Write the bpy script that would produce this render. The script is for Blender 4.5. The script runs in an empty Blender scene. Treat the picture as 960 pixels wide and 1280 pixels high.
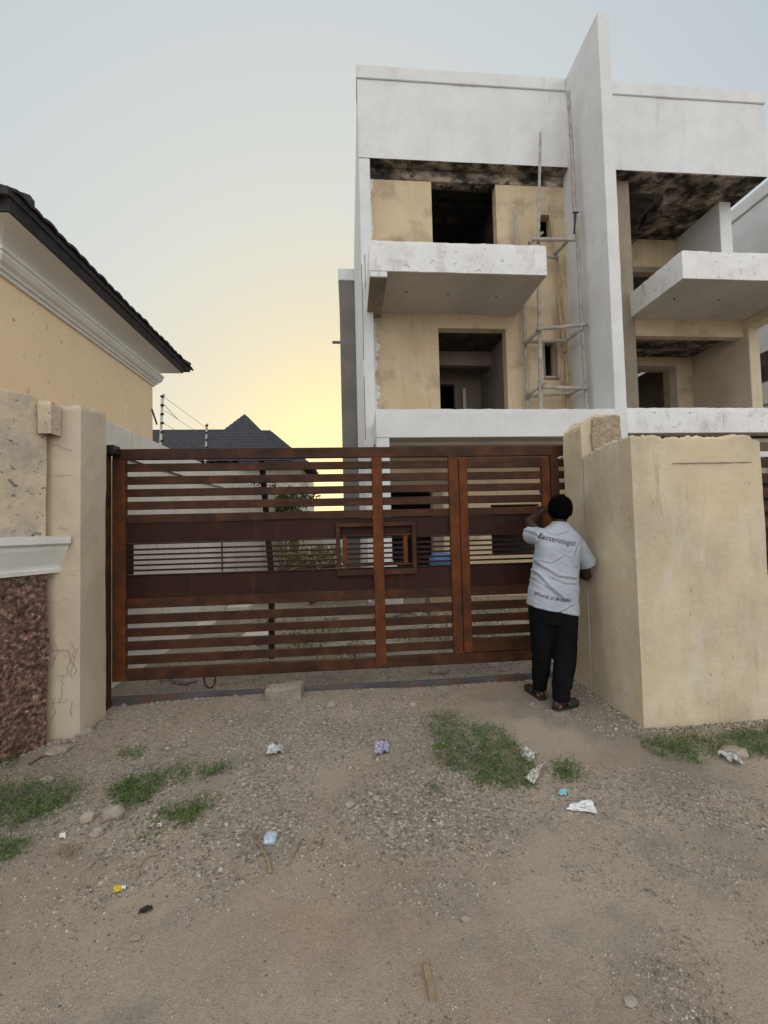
import bpy, bmesh, math, random
import numpy as np
from mathutils import Vector, Matrix, noise
from mathutils.bvhtree import BVHTree
R = math.radians
rnd = random.Random(7)
S = bpy.context.scene
COL = S.collection

# ------------------------------------------------------------------ camera
F_PX, PITCH, YAW, ROLL, EYE = 525.0, R(2.17), R(4.72), R(-1.39), 1.55
cp, sp, cy, sy, cr, sr = math.cos(PITCH), math.sin(PITCH), math.cos(YAW), math.sin(YAW), math.cos(ROLL), math.sin(ROLL)
FW = Vector((sy*cp, cy*cp, sp)); RT0 = Vector((cy, -sy, 0)); UP0 = RT0.cross(FW)
RT = cr*RT0 + sr*UP0; UP = -sr*RT0 + cr*UP0
cam = bpy.data.cameras.new('camera'); camo = bpy.data.objects.new('camera', cam); COL.objects.link(camo)
cam.sensor_fit = 'VERTICAL'; cam.sensor_height = 36.0; cam.lens = F_PX/1280*36.0
cam.clip_start = 0.05; cam.clip_end = 2000
M3 = Matrix((RT, UP, -FW)).transposed()
camo.matrix_world = Matrix.Translation((0, 0, EYE)) @ M3.to_4x4()
S.camera = camo

# ------------------------------------------------------------------ sky, sun, exposure
w = bpy.data.worlds.new('World'); S.world = w; w.use_nodes = True
nt = w.node_tree; bg = nt.nodes['Background']
sky = nt.nodes.new('ShaderNodeTexSky'); sky.sky_type = 'NISHITA'; sky.sun_disc = False
SUN_EL, SUN_ROT = R(8), R(-1.0)
sky.sun_elevation = SUN_EL; sky.sun_rotation = SUN_ROT
sky.altitude = 300; sky.air_density = 1.0; sky.dust_density = 3.0; sky.ozone_density = 1.0
# dusty evening haze over the clear sky: colour depends only on the angle from the low sun; brightness added away from the sun to light the facade and ground
SD = (math.sin(SUN_ROT)*math.cos(SUN_EL), math.cos(SUN_ROT)*math.cos(SUN_EL), math.sin(SUN_EL))
tc = nt.nodes.new('ShaderNodeTexCoord'); dt = nt.nodes.new('ShaderNodeVectorMath'); dt.operation = 'DOT_PRODUCT'; dt.inputs[1].default_value = SD
nt.links.new(tc.outputs['Generated'], dt.inputs[0])
ac = nt.nodes.new('ShaderNodeMath'); ac.operation = 'ARCCOSINE'; nt.links.new(dt.outputs['Value'], ac.inputs[0])
dv = nt.nodes.new('ShaderNodeMath'); dv.operation = 'DIVIDE'; dv.inputs[1].default_value = math.pi; nt.links.new(ac.outputs[0], dv.inputs[0])
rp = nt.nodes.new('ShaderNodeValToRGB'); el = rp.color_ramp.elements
HAZE_FILL = [(0, (.66, .53, .25)), (9, (.63, .525, .285)), (18, (.565, .51, .37)), (30, (.495, .50, .445)), (45, (.42, .45, .458)), (64, (.305, .36, .405)), (95, (.68, .71, .74)), (135, (1.08, 1.08, 1.08))]
while len(el) < len(HAZE_FILL): el.new(.5)
for e_, (an, c_) in zip(el, HAZE_FILL): e_.position = an/180; e_.color = (*[q/.12 for q in c_], 1)
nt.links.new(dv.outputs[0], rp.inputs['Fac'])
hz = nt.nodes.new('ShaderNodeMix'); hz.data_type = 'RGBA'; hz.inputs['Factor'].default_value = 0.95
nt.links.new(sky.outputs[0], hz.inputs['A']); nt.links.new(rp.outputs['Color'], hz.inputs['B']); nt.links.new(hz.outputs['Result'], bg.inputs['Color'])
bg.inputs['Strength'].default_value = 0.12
sun = bpy.data.lights.new('sun', 'SUN'); sun.energy = 0.5; sun.angle = R(12); sun.color = (1, .86, .62)
suno = bpy.data.objects.new('sun', sun); COL.objects.link(suno)
sd = Vector((math.sin(SUN_ROT)*math.cos(SUN_EL), math.cos(SUN_ROT)*math.cos(SUN_EL), math.sin(SUN_EL)))
suno.rotation_euler = sd.to_track_quat('Z', 'Y').to_euler()
S.view_settings.view_transform = 'Standard'; S.view_settings.look = 'None'
S.view_settings.exposure = 0.6; S.view_settings.gamma = 1; S.view_settings.use_curve_mapping = False

# ------------------------------------------------------------------ measuring helpers (photo pixel -> point of the place)
def ray(x, y): return RT*((x-480)/F_PX) - UP*((y-640)/F_PX) + FW
O = Vector((0, 0, EYE))
def onY(x, y, v): d = ray(x, y); return O + d*(v/d.y)
def onX(x, y, v): d = ray(x, y); return O + d*(v/d.x)
def onZ(x, y, v=0.0): d = ray(x, y); return O + d*((v-EYE)/d.z)
def gz(x, y):
    z = .022*noise.noise(Vector((x*.7, y*.7, 3))) + .010*noise.noise(Vector((x*2.3, y*2.3, 9)))
    if y < 4.1: z += .025*math.exp(-((x+.7)/1.2)**2 - ((y-3.9)/.35)**2)
    z -= .05*math.exp(-((x+2.3)/.6)**2 - ((y-3.5)/.8)**2)
    if y > 4.6: z += .03*noise.noise(Vector((x*1.1, y*1.1, 21)))*min(1, (y-4.6)/1.5)
    return z
def ground(x, y, up=0.0):
    p = onZ(x, y, 0)
    for _ in range(3): p = onZ(x, y, gz(p.x, p.y))
    return Vector((p.x, p.y, gz(p.x, p.y)+up))

# ------------------------------------------------------------------ materials
def ramp(n, stops):
    cr_ = n.color_ramp
    while len(cr_.elements) < len(stops): cr_.elements.new(.5)
    for e, (p, c) in zip(cr_.elements, stops): e.position = p; e.color = (*c, 1)
MATS = {}
def mat(name, stops, scale=3, detail=8, rough=.85, bump=.3, bscale=60, bdist=.01, stains=(), metal=0, spec=.3, voro=None, sheen=0, trans=0):
    """stops: colour ramp over noise; stains: (colour, scale xyz, lo, hi, strength)"""
    m = bpy.data.materials.new(name); m.use_nodes = True; MATS[name] = m
    t = m.node_tree; L = t.links.new; b = t.nodes['Principled BSDF']
    g = t.nodes.new('ShaderNodeNewGeometry'); P = g.outputs['Position']
    n = t.nodes.new('ShaderNodeTexNoise'); n.inputs['Scale'].default_value = scale; n.inputs['Detail'].default_value = detail; n.inputs['Roughness'].default_value = .62
    L(P, n.inputs['Vector'])
    r = t.nodes.new('ShaderNodeValToRGB'); ramp(r, stops); L(n.outputs['Fac'], r.inputs['Fac'])
    c = r.outputs['Color']
    for k, (sc, s3, lo, hi, st) in enumerate(stains):
        mp = t.nodes.new('ShaderNodeMapping'); mp.inputs['Scale'].default_value = s3; mp.inputs['Location'].default_value = (3.1*k+1, 7.7*k, 1.3*k)
        L(P, mp.inputs['Vector'])
        n2 = t.nodes.new('ShaderNodeTexNoise'); n2.inputs['Scale'].default_value = 1; n2.inputs['Detail'].default_value = 7; n2.inputs['Roughness'].default_value = .65
        L(mp.outputs[0], n2.inputs['Vector'])
        mr = t.nodes.new('ShaderNodeMapRange'); mr.inputs['From Min'].default_value = lo; mr.inputs['From Max'].default_value = hi; mr.inputs['To Max'].default_value = st
        L(n2.outputs['Fac'], mr.inputs['Value'])
        mx = t.nodes.new('ShaderNodeMix'); mx.data_type = 'RGBA'; L(mr.outputs[0], mx.inputs['Factor']); L(c, mx.inputs['A']); mx.inputs['B'].default_value = (*sc, 1)
        c = mx.outputs['Result']
    if voro:
        vs, amt = voro
        v = t.nodes.new('ShaderNodeTexVoronoi'); v.inputs['Scale'].default_value = vs; L(P, v.inputs['Vector'])
        hs = t.nodes.new('ShaderNodeSeparateColor'); L(v.outputs['Color'], hs.inputs[0])
        mr = t.nodes.new('ShaderNodeMapRange'); mr.inputs['To Min'].default_value = 1-amt; mr.inputs['To Max'].default_value = 1+amt; L(hs.outputs[0], mr.inputs['Value'])
        mx = t.nodes.new('ShaderNodeMix'); mx.data_type = 'RGBA'; mx.blend_type = 'MULTIPLY'; mx.inputs['Factor'].default_value = 1
        L(c, mx.inputs['A']); L(mr.outputs[0], mx.inputs['B']); c = mx.outputs['Result']
    L(c, b.inputs['Base Color'])
    b.inputs['Roughness'].default_value = rough; b.inputs['Metallic'].default_value = metal; b.inputs['Specular IOR Level'].default_value = spec
    if trans: b.inputs['Transmission Weight'].default_value = trans
    if bump:
        n3 = t.nodes.new('ShaderNodeTexNoise'); n3.inputs['Scale'].default_value = bscale; n3.inputs['Detail'].default_value = 5; L(P, n3.inputs['Vector'])
        bp = t.nodes.new('ShaderNodeBump'); bp.inputs['Strength'].default_value = bump; bp.inputs['Distance'].default_value = bdist
        L(n3.outputs['Fac'], bp.inputs['Height']); L(bp.outputs[0], b.inputs['Normal'])
    return m
def flat(name, col, rough=.8, **k): return mat(name, [(.3, tuple(v*.85 for v in col)), (.7, tuple(min(1, v*1.1) for v in col))], rough=rough, **k)

WHITE = mat('white_paint', [(.3, (.59, .59, .575)), (.7, (.69, .69, .675))], 1.2, rough=.8, bump=.25, bscale=25, bdist=.012,
            stains=[((.50, .50, .49), (1.2, 1.2, .9), .52, .75, .55), ((.36, .34, .31), (6, 6, .55), .60, .76, .45), ((.54, .535, .515), (2.6, 2.6, 2.2), .52, .64, .35), ((.16, .14, .12), (24, 24, 8), .665, .71, .5)])
WHITE2 = mat('chipped_white_paint', [(.3, (.66, .65, .625)), (.7, (.76, .75, .725))], 2, rough=.85, bump=.5, bscale=18, bdist=.02,
            stains=[((.10, .09, .08), (9, 9, 14), .60, .70, .65), ((.42, .40, .36), (3, 3, 3), .52, .72, .6), ((.20, .18, .155), (12, 12, 1.6), .62, .72, .5)])
BEIGE = mat('beige_render', [(.25, (.47, .36, .23)), (.75, (.60, .48, .32))], 1.1, rough=.9, bump=.45, bscale=22, bdist=.015,
            stains=[((.30, .22, .13), (10, 10, .6), .56, .72, .55), ((.22, .165, .11), (1.0, 1.0, 1.3), .52, .70, .7), ((.56, .47, .35), (8, 8, .9), .58, .70, .5)])
PILLAR = mat('pillar_render', [(.25, (.50, .40, .265)), (.75, (.66, .55, .38))], 2.2, rough=.9, bump=.5, bscale=30, bdist=.01,
            stains=[((.38, .33, .24), (1.6, 1.6, 1.0), .46, .66, .75), ((.60, .56, .48), (4.5, 4.5, 1.4), .52, .66, .55), ((.27, .21, .13), (14, 14, 1.1), .60, .74, .55), ((.15, .12, .085), (22, 22, 9), .645, .69, .6)])
PILLARL = mat('cracked_render', [(.25, (.46, .375, .27)), (.75, (.60, .50, .375))], 2.2, rough=.9, bump=.5, bscale=30, bdist=.008,
            stains=[((.38, .29, .18), (2.2, 2.2, 1.2), .54, .74, .5), ((.56, .51, .45), (3.5, 3.5, 1.0), .52, .7, .5)])
BLOCK = mat('raw_block', [(.3, (.22, .165, .11)), (.7, (.44, .345, .235))], 30, rough=.95, bump=1, bscale=45, bdist=.02)
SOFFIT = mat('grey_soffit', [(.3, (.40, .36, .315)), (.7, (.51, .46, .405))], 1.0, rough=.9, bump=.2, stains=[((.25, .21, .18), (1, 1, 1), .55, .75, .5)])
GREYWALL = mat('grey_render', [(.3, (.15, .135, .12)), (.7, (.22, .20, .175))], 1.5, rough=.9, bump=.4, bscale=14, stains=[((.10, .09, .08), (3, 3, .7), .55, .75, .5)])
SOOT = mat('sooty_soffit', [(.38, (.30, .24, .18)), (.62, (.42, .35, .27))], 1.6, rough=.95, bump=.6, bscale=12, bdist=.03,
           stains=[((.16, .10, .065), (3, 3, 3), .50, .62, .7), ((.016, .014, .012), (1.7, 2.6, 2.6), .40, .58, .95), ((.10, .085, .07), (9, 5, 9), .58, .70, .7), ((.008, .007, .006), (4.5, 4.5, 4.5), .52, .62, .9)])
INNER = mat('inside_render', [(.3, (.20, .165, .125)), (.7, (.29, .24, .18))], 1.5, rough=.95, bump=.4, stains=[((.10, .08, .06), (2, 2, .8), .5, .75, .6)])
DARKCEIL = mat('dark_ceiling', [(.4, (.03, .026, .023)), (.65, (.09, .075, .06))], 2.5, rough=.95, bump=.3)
HOUSE = mat('cream_house_render', [(.3, (.74, .56, .355)), (.7, (.81, .625, .41))], 1.0, rough=.9, bump=.25, bscale=40, bdist=.006,
            stains=[((.16, .11, .07), (16, 16, 9), .645, .68, .75), ((.50, .37, .23), (1, 1, .6), .5, .8, .4)])
MOULD = mat('grey_white_moulding', [(.3, (.60, .58, .53)), (.7, (.70, .68, .62))], 2, rough=.8, bump=.15, stains=[((.30, .27, .23), (4, 4, 3), .6, .8, .4)])
COVE = mat('pale_cove', [(.3, (.66, .64, .60)), (.7, (.72, .70, .655))], 1.2, rough=.85, bump=.1)
ROOF = mat('dark_roof_tile', [(.3, (.016, .014, .015)), (.7, (.045, .04, .042))], 9, rough=.75, bump=.5, bscale=40)
ROOF2 = mat('slate_grey_roof', [(.3, (.032, .032, .037)), (.7, (.052, .052, .060))], 3, rough=.7, bump=.2)
PLOLD = mat('peeling_wall', [(.3, (.50, .405, .275)), (.55, (.58, .475, .33))], 1.5, rough=.9, bump=.7, bscale=22, bdist=.015,
            stains=[((.36, .32, .265), (2.6, 2.6, 2.1), .46, .56, .85), ((.47, .40, .31), (7, 7, 5), .52, .58, .7), ((.09, .075, .06), (13, 13, 17), .60, .64, .85)])
GRANITE = mat('red_granite', [(.3, (.035, .02, .017)), (.47, (.11, .055, .042)), (.58, (.20, .115, .085)), (.72, (.40, .31, .25))], 34, rough=.6, bump=.9, bscale=30, bdist=.02, voro=(38, .5),
            stains=[((.09, .05, .04), (3, 3, 3), .5, .7, .6)])
OLDWALL = mat('dirty_white_wall', [(.3, (.58, .54, .47)), (.7, (.72, .67, .59))], 1.1, rough=.9, bump=.3,
            stains=[((.16, .14, .11), (7, 7, .5), .60, .75, .7), ((.36, .31, .25), (1, 1, 1.2), .5, .75, .5)])
STEEL = mat('rusty_steel', [(.3, (.026, .0105, .0065)), (.5, (.047, .0185, .0095)), (.72, (.092, .033, .012))], 5, rough=.62, bump=.25, bscale=120, bdist=.002, spec=.22,
            stains=[((.14, .043, .013), (3, 3, 9), .54, .74, .55), ((.018, .010, .008), (7, 7, 16), .54, .72, .5), ((.30, .24, .19), (60, 60, 60), .70, .73, .5)])
STEELD = mat('brown_primer_steel', [(.3, (.023, .0095, .007)), (.7, (.043, .0175, .011))], 3, rough=.62, bump=.2, bscale=150, bdist=.001, spec=.15,
            stains=[((.11, .036, .014), (9, 9, 1.1), .60, .75, .6), ((.30, .26, .24), (50, 50, 50), .73, .745, .5)])
RUST = mat('orange_rust', [(.3, (.07, .024, .010)), (.55, (.13, .040, .012)), (.75, (.21, .060, .015))], 7, rough=.8, bump=.4, bscale=140, bdist=.002, spec=.2,
            stains=[((.05, .024, .016), (5, 5, 2.2), .5, .66, .75)])
TRACK = mat('track_iron', [(.3, (.055, .05, .048)), (.7, (.11, .10, .095))], 6, rough=.7, bump=.4, stains=[((.13, .05, .025), (2.2, 4, 4), .50, .60, .8)])
BLACK = flat('black_steel', (.018, .016, .016), .5)
BAMBOO = mat('weathered_bamboo', [(.3, (.25, .22, .185)), (.7, (.45, .41, .355))], 6, rough=.8, bump=.3, bscale=60, stains=[((.17, .12, .08), (9, 9, 4), .58, .7, .6)])
BAMBOO2 = mat('tan_bamboo', [(.3, (.28, .20, .125)), (.7, (.42, .32, .21))], 6, rough=.8, bump=.3, bscale=60)
GROUND = mat('dusty_ground', [(.25, (.275, .222, .168)), (.5, (.355, .29, .222)), (.75, (.41, .338, .264))], 1.3, detail=12, rough=.97, bump=.8, bscale=190, bdist=.007, spec=.15, voro=(140, .12),
            stains=[((.21, .185, .155), (1.3, 1.3, 1.3), .48, .62, .75), ((.36, .255, .17), (.9, .9, .9), .50, .68, .6), ((.52, .46, .38), (170, 170, 170), .62, .69, .6), ((.12, .10, .08), (120, 120, 120), .64, .72, .6)])
GRAVEL = mat('grey_gravel', [(.3, (.17, .145, .115)), (.5, (.305, .26, .208)), (.7, (.47, .41, .335))], 45, detail=2, rough=.95, bump=.3, bscale=150, voro=(75, .5))
STONE = mat('pale_stone', [(.3, (.24, .20, .155)), (.7, (.42, .36, .29))], 9, rough=.95, bump=.6, bscale=70)
CONC = mat('concrete_lump', [(.3, (.22, .19, .15)), (.7, (.36, .32, .26))], 12, rough=.95, bump=.9, bscale=60, bdist=.02)
LEAF = mat('weed_leaf', [(.3, (.036, .072, .018)), (.5, (.085, .140, .034)), (.72, (.19, .22, .075))], 55, detail=3, rough=.7, bump=0, spec=.2)
DRYLEAF = mat('dry_leaf', [(.3, (.09, .075, .025)), (.7, (.24, .20, .09))], 9, detail=3, rough=.8, bump=0)
PALM = mat('palm_leaf', [(.3, (.03, .05, .012)), (.7, (.10, .12, .03))], 5, detail=3, rough=.6, bump=0)
BARK = flat('bark', (.12, .085, .06), .9, bscale=30, bump=.6)
PAPER = flat('white_paper', (.78, .77, .74), .8, bump=.2, bscale=40)
INK = flat('ink', (.10, .10, .11), .8, bump=0)
CYAN = flat('cyan_plastic', (.22, .52, .58), .45, bump=.2)
FILM = mat('cloudy_film', [(.3, (.48, .45, .40)), (.7, (.62, .59, .53))], 12, rough=.35, bump=.3, spec=.5)
FILMG = mat('grey_film', [(.4, (.30, .30, .29)), (.6, (.60, .60, .58))], 30, rough=.35, bump=.3, spec=.5)
PURPLE = mat('purple_print_film', [(.42, (.55, .54, .58)), (.5, (.16, .13, .30)), (.6, (.50, .48, .55))], 45, rough=.4, bump=.3, spec=.5)
BLUEF = mat('blue_print_film', [(.42, (.58, .60, .62)), (.52, (.28, .42, .55)), (.62, (.60, .62, .63))], 38, rough=.35, bump=.3, spec=.5)
YELLOW = flat('yellow_plastic', (.62, .45, .03), .45, bump=.1)
WOOD = mat('dry_wood', [(.3, (.22, .15, .09)), (.7, (.36, .27, .17))], 20, rough=.85, bump=.4)
SKIN = mat('dark_skin', [(.3, (.032, .015, .010)), (.7, (.048, .023, .015))], 12, rough=.5, bump=.1, bscale=250, bdist=.001, spec=.35)
SOLE = flat('foot_skin', (.28, .13, .075), .6, bump=.1)
HAIR = flat('black_hair', (.0035, .003, .003), 1.0, bump=.8, bscale=260, bdist=.006, spec=.05)
SHIRT = mat('pale_blue_grey_cotton', [(.3, (.335, .37, .415)), (.7, (.415, .45, .495))], 5, rough=.95, bump=.25, bscale=420, bdist=.0012, spec=.1)
TROUS = mat('black_cloth', [(.3, (.0045, .0045, .006)), (.7, (.009, .0085, .010))], 9, rough=1, bump=.25, bscale=300, bdist=.001, spec=.08)
STRIPE = flat('grey_stripe_cloth', (.32, .33, .34), .9, bump=0)
PRINT = flat('dark_print', (.045, .047, .055), .9, bump=0)
SLIP = flat('dark_rubber', (.032, .030, .026), .6, bump=.2)
WIRE = flat('grey_wire', (.15, .14, .13), .6, bump=0)
INSUL = flat('white_insulator', (.55, .54, .50), .4, bump=0)
CLOTHW = flat('woven_sack', (.50, .48, .44), .8, bump=.3, bscale=30)
BLUE = flat('blue_plastic', (.07, .15, .30), .5, bump=.1)

# ------------------------------------------------------------------ object helpers
def link(name, me, m, parent=None):
    o = bpy.data.objects.new(name, me); COL.objects.link(o)
    if m is not None and not me.materials: me.materials.append(m)
    if parent is not None:
        root = parent
        off = Vector(root.location)
        while root.parent is not None: root = root.parent; off += Vector(root.location)
        me.transform(Matrix.Translation(-off)); o.parent = parent
    return o
def obj(name, bm, m, parent=None, smooth=False):
    me = bpy.data.meshes.new(name); bmesh.ops.recalc_face_normals(bm, faces=bm.faces[:]); bm.to_mesh(me); bm.free()
    if smooth: me.polygons.foreach_set('use_smooth', [True]*len(me.polygons))
    return link(name, me, m, parent)
def pyobj(name, v, f, m, parent=None, smooth=False):
    me = bpy.data.meshes.new(name); me.from_pydata([tuple(p) for p in v], [], f); me.validate()
    if smooth: me.polygons.foreach_set('use_smooth', [True]*len(me.polygons))
    return link(name, me, m, parent)
def thing(name, label, cat, loc=(0, 0, 0), group=None):
    o = bpy.data.objects.new(name, None); COL.objects.link(o); o.location = loc; o.empty_display_size = .1
    o['label'] = label; o['category'] = cat
    if group: o['group'] = group
    return o
def tag(o, label, cat, group=None, kind=None):
    o['label'] = label
    if cat: o['category'] = cat
    if group: o['group'] = group
    if kind: o['kind'] = kind
    return o
def struct(o): o['kind'] = 'structure'; return o
def box(bm, x0, x1, y0, y1, z0, z1, bev=0.0, seg=1):
    vs = [bm.verts.new((x, y, z)) for z in (z0, z1) for y in (y0, y1) for x in (x0, x1)]
    fs = [bm.faces.new([vs[i] for i in f]) for f in ((0, 2, 3, 1), (4, 5, 7, 6), (0, 1, 5, 4), (2, 6, 7, 3), (0, 4, 6, 2), (1, 3, 7, 5))]
    if bev:
        es = {e for f in fs for e in f.edges}
        bmesh.ops.bevel(bm, geom=list(es), offset=bev, segments=seg, affect='EDGES', profile=.6)
def bx(name, m, x0, x1, y0, y1, z0, z1, parent=None, bev=.006):
    bm = bmesh.new(); box(bm, x0, x1, y0, y1, z0, z1, bev); return obj(name, bm, m, parent)
def prism(bm, foot, z0, z1):
    a = [bm.verts.new((x, y, z0)) for x, y in foot]; b = [bm.verts.new((x, y, z1)) for x, y in foot]
    n = len(foot); bm.faces.new(a[::-1]); bm.faces.new(b)
    for i in range(n): bm.faces.new((a[i], a[(i+1) % n], b[(i+1) % n], b[i]))
def rough_block(name, m, foot, z0, ztop, parent=None, step=.05, amp=.006, rag=.0, seed=0):
    """a rendered masonry block: outline foot (ccw), faces cut finely and made uneven, top edge ragged. ztop(x,y)->z"""
    pts = []
    n = len(foot)
    for i in range(n):
        a, b = Vector(foot[i]), Vector(foot[(i+1) % n]); k = max(1, int((b-a).length/step))
        for j in range(k): pts.append(a.lerp(b, j/k))
    cx = sum(p.x for p in pts)/len(pts); cyy = sum(p.y for p in pts)/len(pts)
    zmax = max(ztop(p.x, p.y) for p in pts); nz = max(2, int((zmax-z0)/step))
    rows = []
    for k in range(nz+1):
        row = []
        for p in pts:
            zt = ztop(p.x, p.y)
            if rag: zt += rag*(1.0*noise.noise(Vector((p.x*5, p.y*5, seed)))+.9*noise.noise(Vector((p.x*24, p.y*24, seed)))+.7*noise.noise(Vector((p.x*61, p.y*61, seed))))
            z = z0+(zt-z0)*k/nz
            d = Vector((p.x-cx, p.y-cyy)).normalized()
            a = amp*(noise.noise(Vector((p.x*2.2, p.y*2.2, z*2.2+seed)))*1.6+.5*noise.noise(Vector((p.x*9, p.y*9, z*9+seed))))
            if k == nz: a -= .010*(1+noise.noise(Vector((p.x*30, p.y*30, 3))))
            row.append((p.x+d.x*a, p.y+d.y*a, z))
        rows.append(row)
    v = [q for r_ in rows for q in r_]; N = len(pts); f = []
    for k in range(nz):
        for i in range(N):
            j = (i+1) % N; f.append((k*N+i, k*N+j, (k+1)*N+j, (k+1)*N+i))
    c0 = len(v); zt = sum(q[2] for q in rows[-1])/N
    v.append((cx, cyy, zt+.005))
    for i in range(N): f.append((nz*N+i, nz*N+(i+1) % N, c0))
    return pyobj(name, v, f, m, parent, smooth=False)
def tube(bm, pts, rad, seg=8, cap=True):
    pts = [Vector(p) for p in pts]; n = len(pts)
    rad = rad if isinstance(rad, (list, tuple)) else [rad]*n
    rings = []; prev = None
    for i, p in enumerate(pts):
        d = (pts[min(i+1, n-1)]-pts[max(i-1, 0)]).normalized()
        if prev is None: u = d.orthogonal().normalized()
        else: u = (prev - d*prev.dot(d)).normalized()
        prev = u; v = d.cross(u)
        rings.append([bm.verts.new(p+(u*math.cos(t)+v*math.sin(t))*rad[i]) for t in [2*math.pi*k/seg for k in range(seg)]])
    for a, b in zip(rings, rings[1:]):
        for k in range(seg): bm.faces.new((a[k], a[(k+1) % seg], b[(k+1) % seg], b[k]))
    if cap: bm.faces.new(rings[0][::-1]); bm.faces.new(rings[-1])
def profile_sweep(bm, prof, path):
    """prof: list of (outward, z); path: list of (point xy, outward normal xy (mitred))"""
    rings = [[bm.verts.new((p[0]+n[0]*o, p[1]+n[1]*o, z)) for o, z in prof] for p, n in path]
    k = len(prof)
    for a, b in zip(rings, rings[1:]):
        for i in range(k): bm.faces.new((a[i], a[(i+1) % k], b[(i+1) % k], b[i]))
    bm.faces.new(rings[0][::-1]); bm.faces.new(rings[-1])

# ------------------------------------------------------------------ ground
def grid_axis(lo, hi, fine0, fine1, step):
    a = list(np.arange(fine0, fine1+1e-6, step)); d = step; x = fine0
    left = []
    while x > lo: d *= 1.35; x -= d; left.append(x)
    d = step; x = a[-1]; right = []
    while x < hi: d *= 1.35; x += d; right.append(x)
    return left[::-1]+a+right
xs = grid_axis(-900, 900, -4.5, 5.5, .05); ys = grid_axis(-60, 1500, .2, 9, .05)
v = []; f = []
for y in ys:
    for x in xs:
        fine = .006*noise.noise(Vector((x*9, y*9, 2))) if (-5 < x < 6 and 0 < y < 10) else 0
        far = max(0, min(1, (abs(x)-6)/4), min(1, (y-10)/5))
        v.append((x, y, (gz(x, y)+fine)*(1-far)))
nx = len(xs)
for j in range(len(ys)-1):
    for i in range(nx-1): f.append((j*nx+i, j*nx+i+1, (j+1)*nx+i+1, (j+1)*nx+i))
struct(pyobj('ground', v, f, GROUND, smooth=True))

# ------------------------------------------------------------------ unfinished building
FY, BY, WY = 7.5, 8.75, 9.0            # balcony front, fascia front, wall front
B = thing('unfinished_building', 'white three storey unfinished building with balconies, open doorways and a tall fin wall', 'building', (5, 9, 0))
def wall_holes(name, m, x0, x1, y0, y1, z0, z1, holes, parent, rag=0):
    """a wall of thickness y0..y1 with rectangular openings (hx0,hx1,hz0,hz1)"""
    X = sorted({x0, x1, *[h[0] for h in holes], *[h[1] for h in holes]}); Z = sorted({z0, z1, *[h[2] for h in holes], *[h[3] for h in holes]})
    X = [q for q in X if x0 <= q <= x1]; Z = [q for q in Z if z0 <= q <= z1]
    solid = lambda i, j: 0 <= i < len(X)-1 and 0 <= j < len(Z)-1 and not any(h[0]-1e-6 <= X[i] and X[i+1] <= h[1]+1e-6 and h[2]-1e-6 <= Z[j] and Z[j+1] <= h[3]+1e-6 for h in holes)
    bm = bmesh.new(); cache = {}
    def V(i, j, y):
        k = (i, j, y)
        if k not in cache: cache[k] = bm.verts.new((X[i], y, Z[j]))
        return cache[k]
    for i in range(len(X)-1):
        for j in range(len(Z)-1):
            if not solid(i, j): continue
            bm.faces.new((V(i, j, y0), V(i+1, j, y0), V(i+1, j+1, y0), V(i, j+1, y0)))
            bm.faces.new((V(i, j, y1), V(i, j+1, y1), V(i+1, j+1, y1), V(i+1, j, y1)))
            if not solid(i-1, j): bm.faces.new((V(i, j, y0), V(i, j+1, y0), V(i, j+1, y1), V(i, j, y1)))
            if not solid(i+1, j): bm.faces.new((V(i+1, j, y0), V(i+1, j, y1), V(i+1, j+1, y1), V(i+1, j+1, y0)))
            if not solid(i, j-1): bm.faces.new((V(i, j, y0), V(i, j, y1), V(i+1, j, y1), V(i+1, j, y0)))
            if not solid(i, j+1): bm.faces.new((V(i, j+1, y0), V(i+1, j+1, y0), V(i+1, j+1, y1), V(i, j+1, y1)))
    return obj(name, bm, m, parent)
# fin wall between the halves
rough_block('fin_wall', WHITE, [(5.07, FY), (5.30, FY), (5.30, 15.2), (5.07, 15.2)], 0, lambda x, y: 11.585, B, .1, .006, .006, 4)
# roof parapets / fascias
rough_block('fascia', WHITE, [(.365, BY), (5.068, BY), (5.068, 9.25), (.365, 9.25)], 9.54, lambda x, y: 11.30, B, .1, .006, 0, 7)
rough_block('fascia', WHITE, [(5.302, BY), (9.93, BY), (9.93, 9.0), (5.302, 9.0)], 9.54, lambda x, y: 11.30, B, .1, .006, 0, 12)
bx('roof_soffit', SOOT, .61, 5.065, BY+.006, 8.98, 9.53, 9.5385, B, 0)
bx('parapet_coping', WHITE, .35, 5.068, BY-.03, 9.3, 11.302, 11.60, B, .012)
bx('parapet_coping', WHITE, 5.302, 9.96, BY-.03, 9.3, 11.302, 11.60, B, .012)
bx('roof_slab', GREYWALL, .40, 9.9, 9.25, 15.0, 10.9, 11.1, B)
# left half: front wall of floors 1 and 2 with openings
holes = [(1.98, 3.46, 6.84, 9.40), (4.42, 4.74, 8.0, 8.62), (2.045, 3.58, 3.6, 5.945), (4.47, 4.72, 4.88, 5.66)]
wall_holes('front_wall', BEIGE, .60, 5.07, WY, WY+.225, 3.2, 9.53, holes, B)
bx('beam', SOOT, .60, 5.068, 8.985, 9.24, 9.28, 9.538, B, .012)
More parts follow.
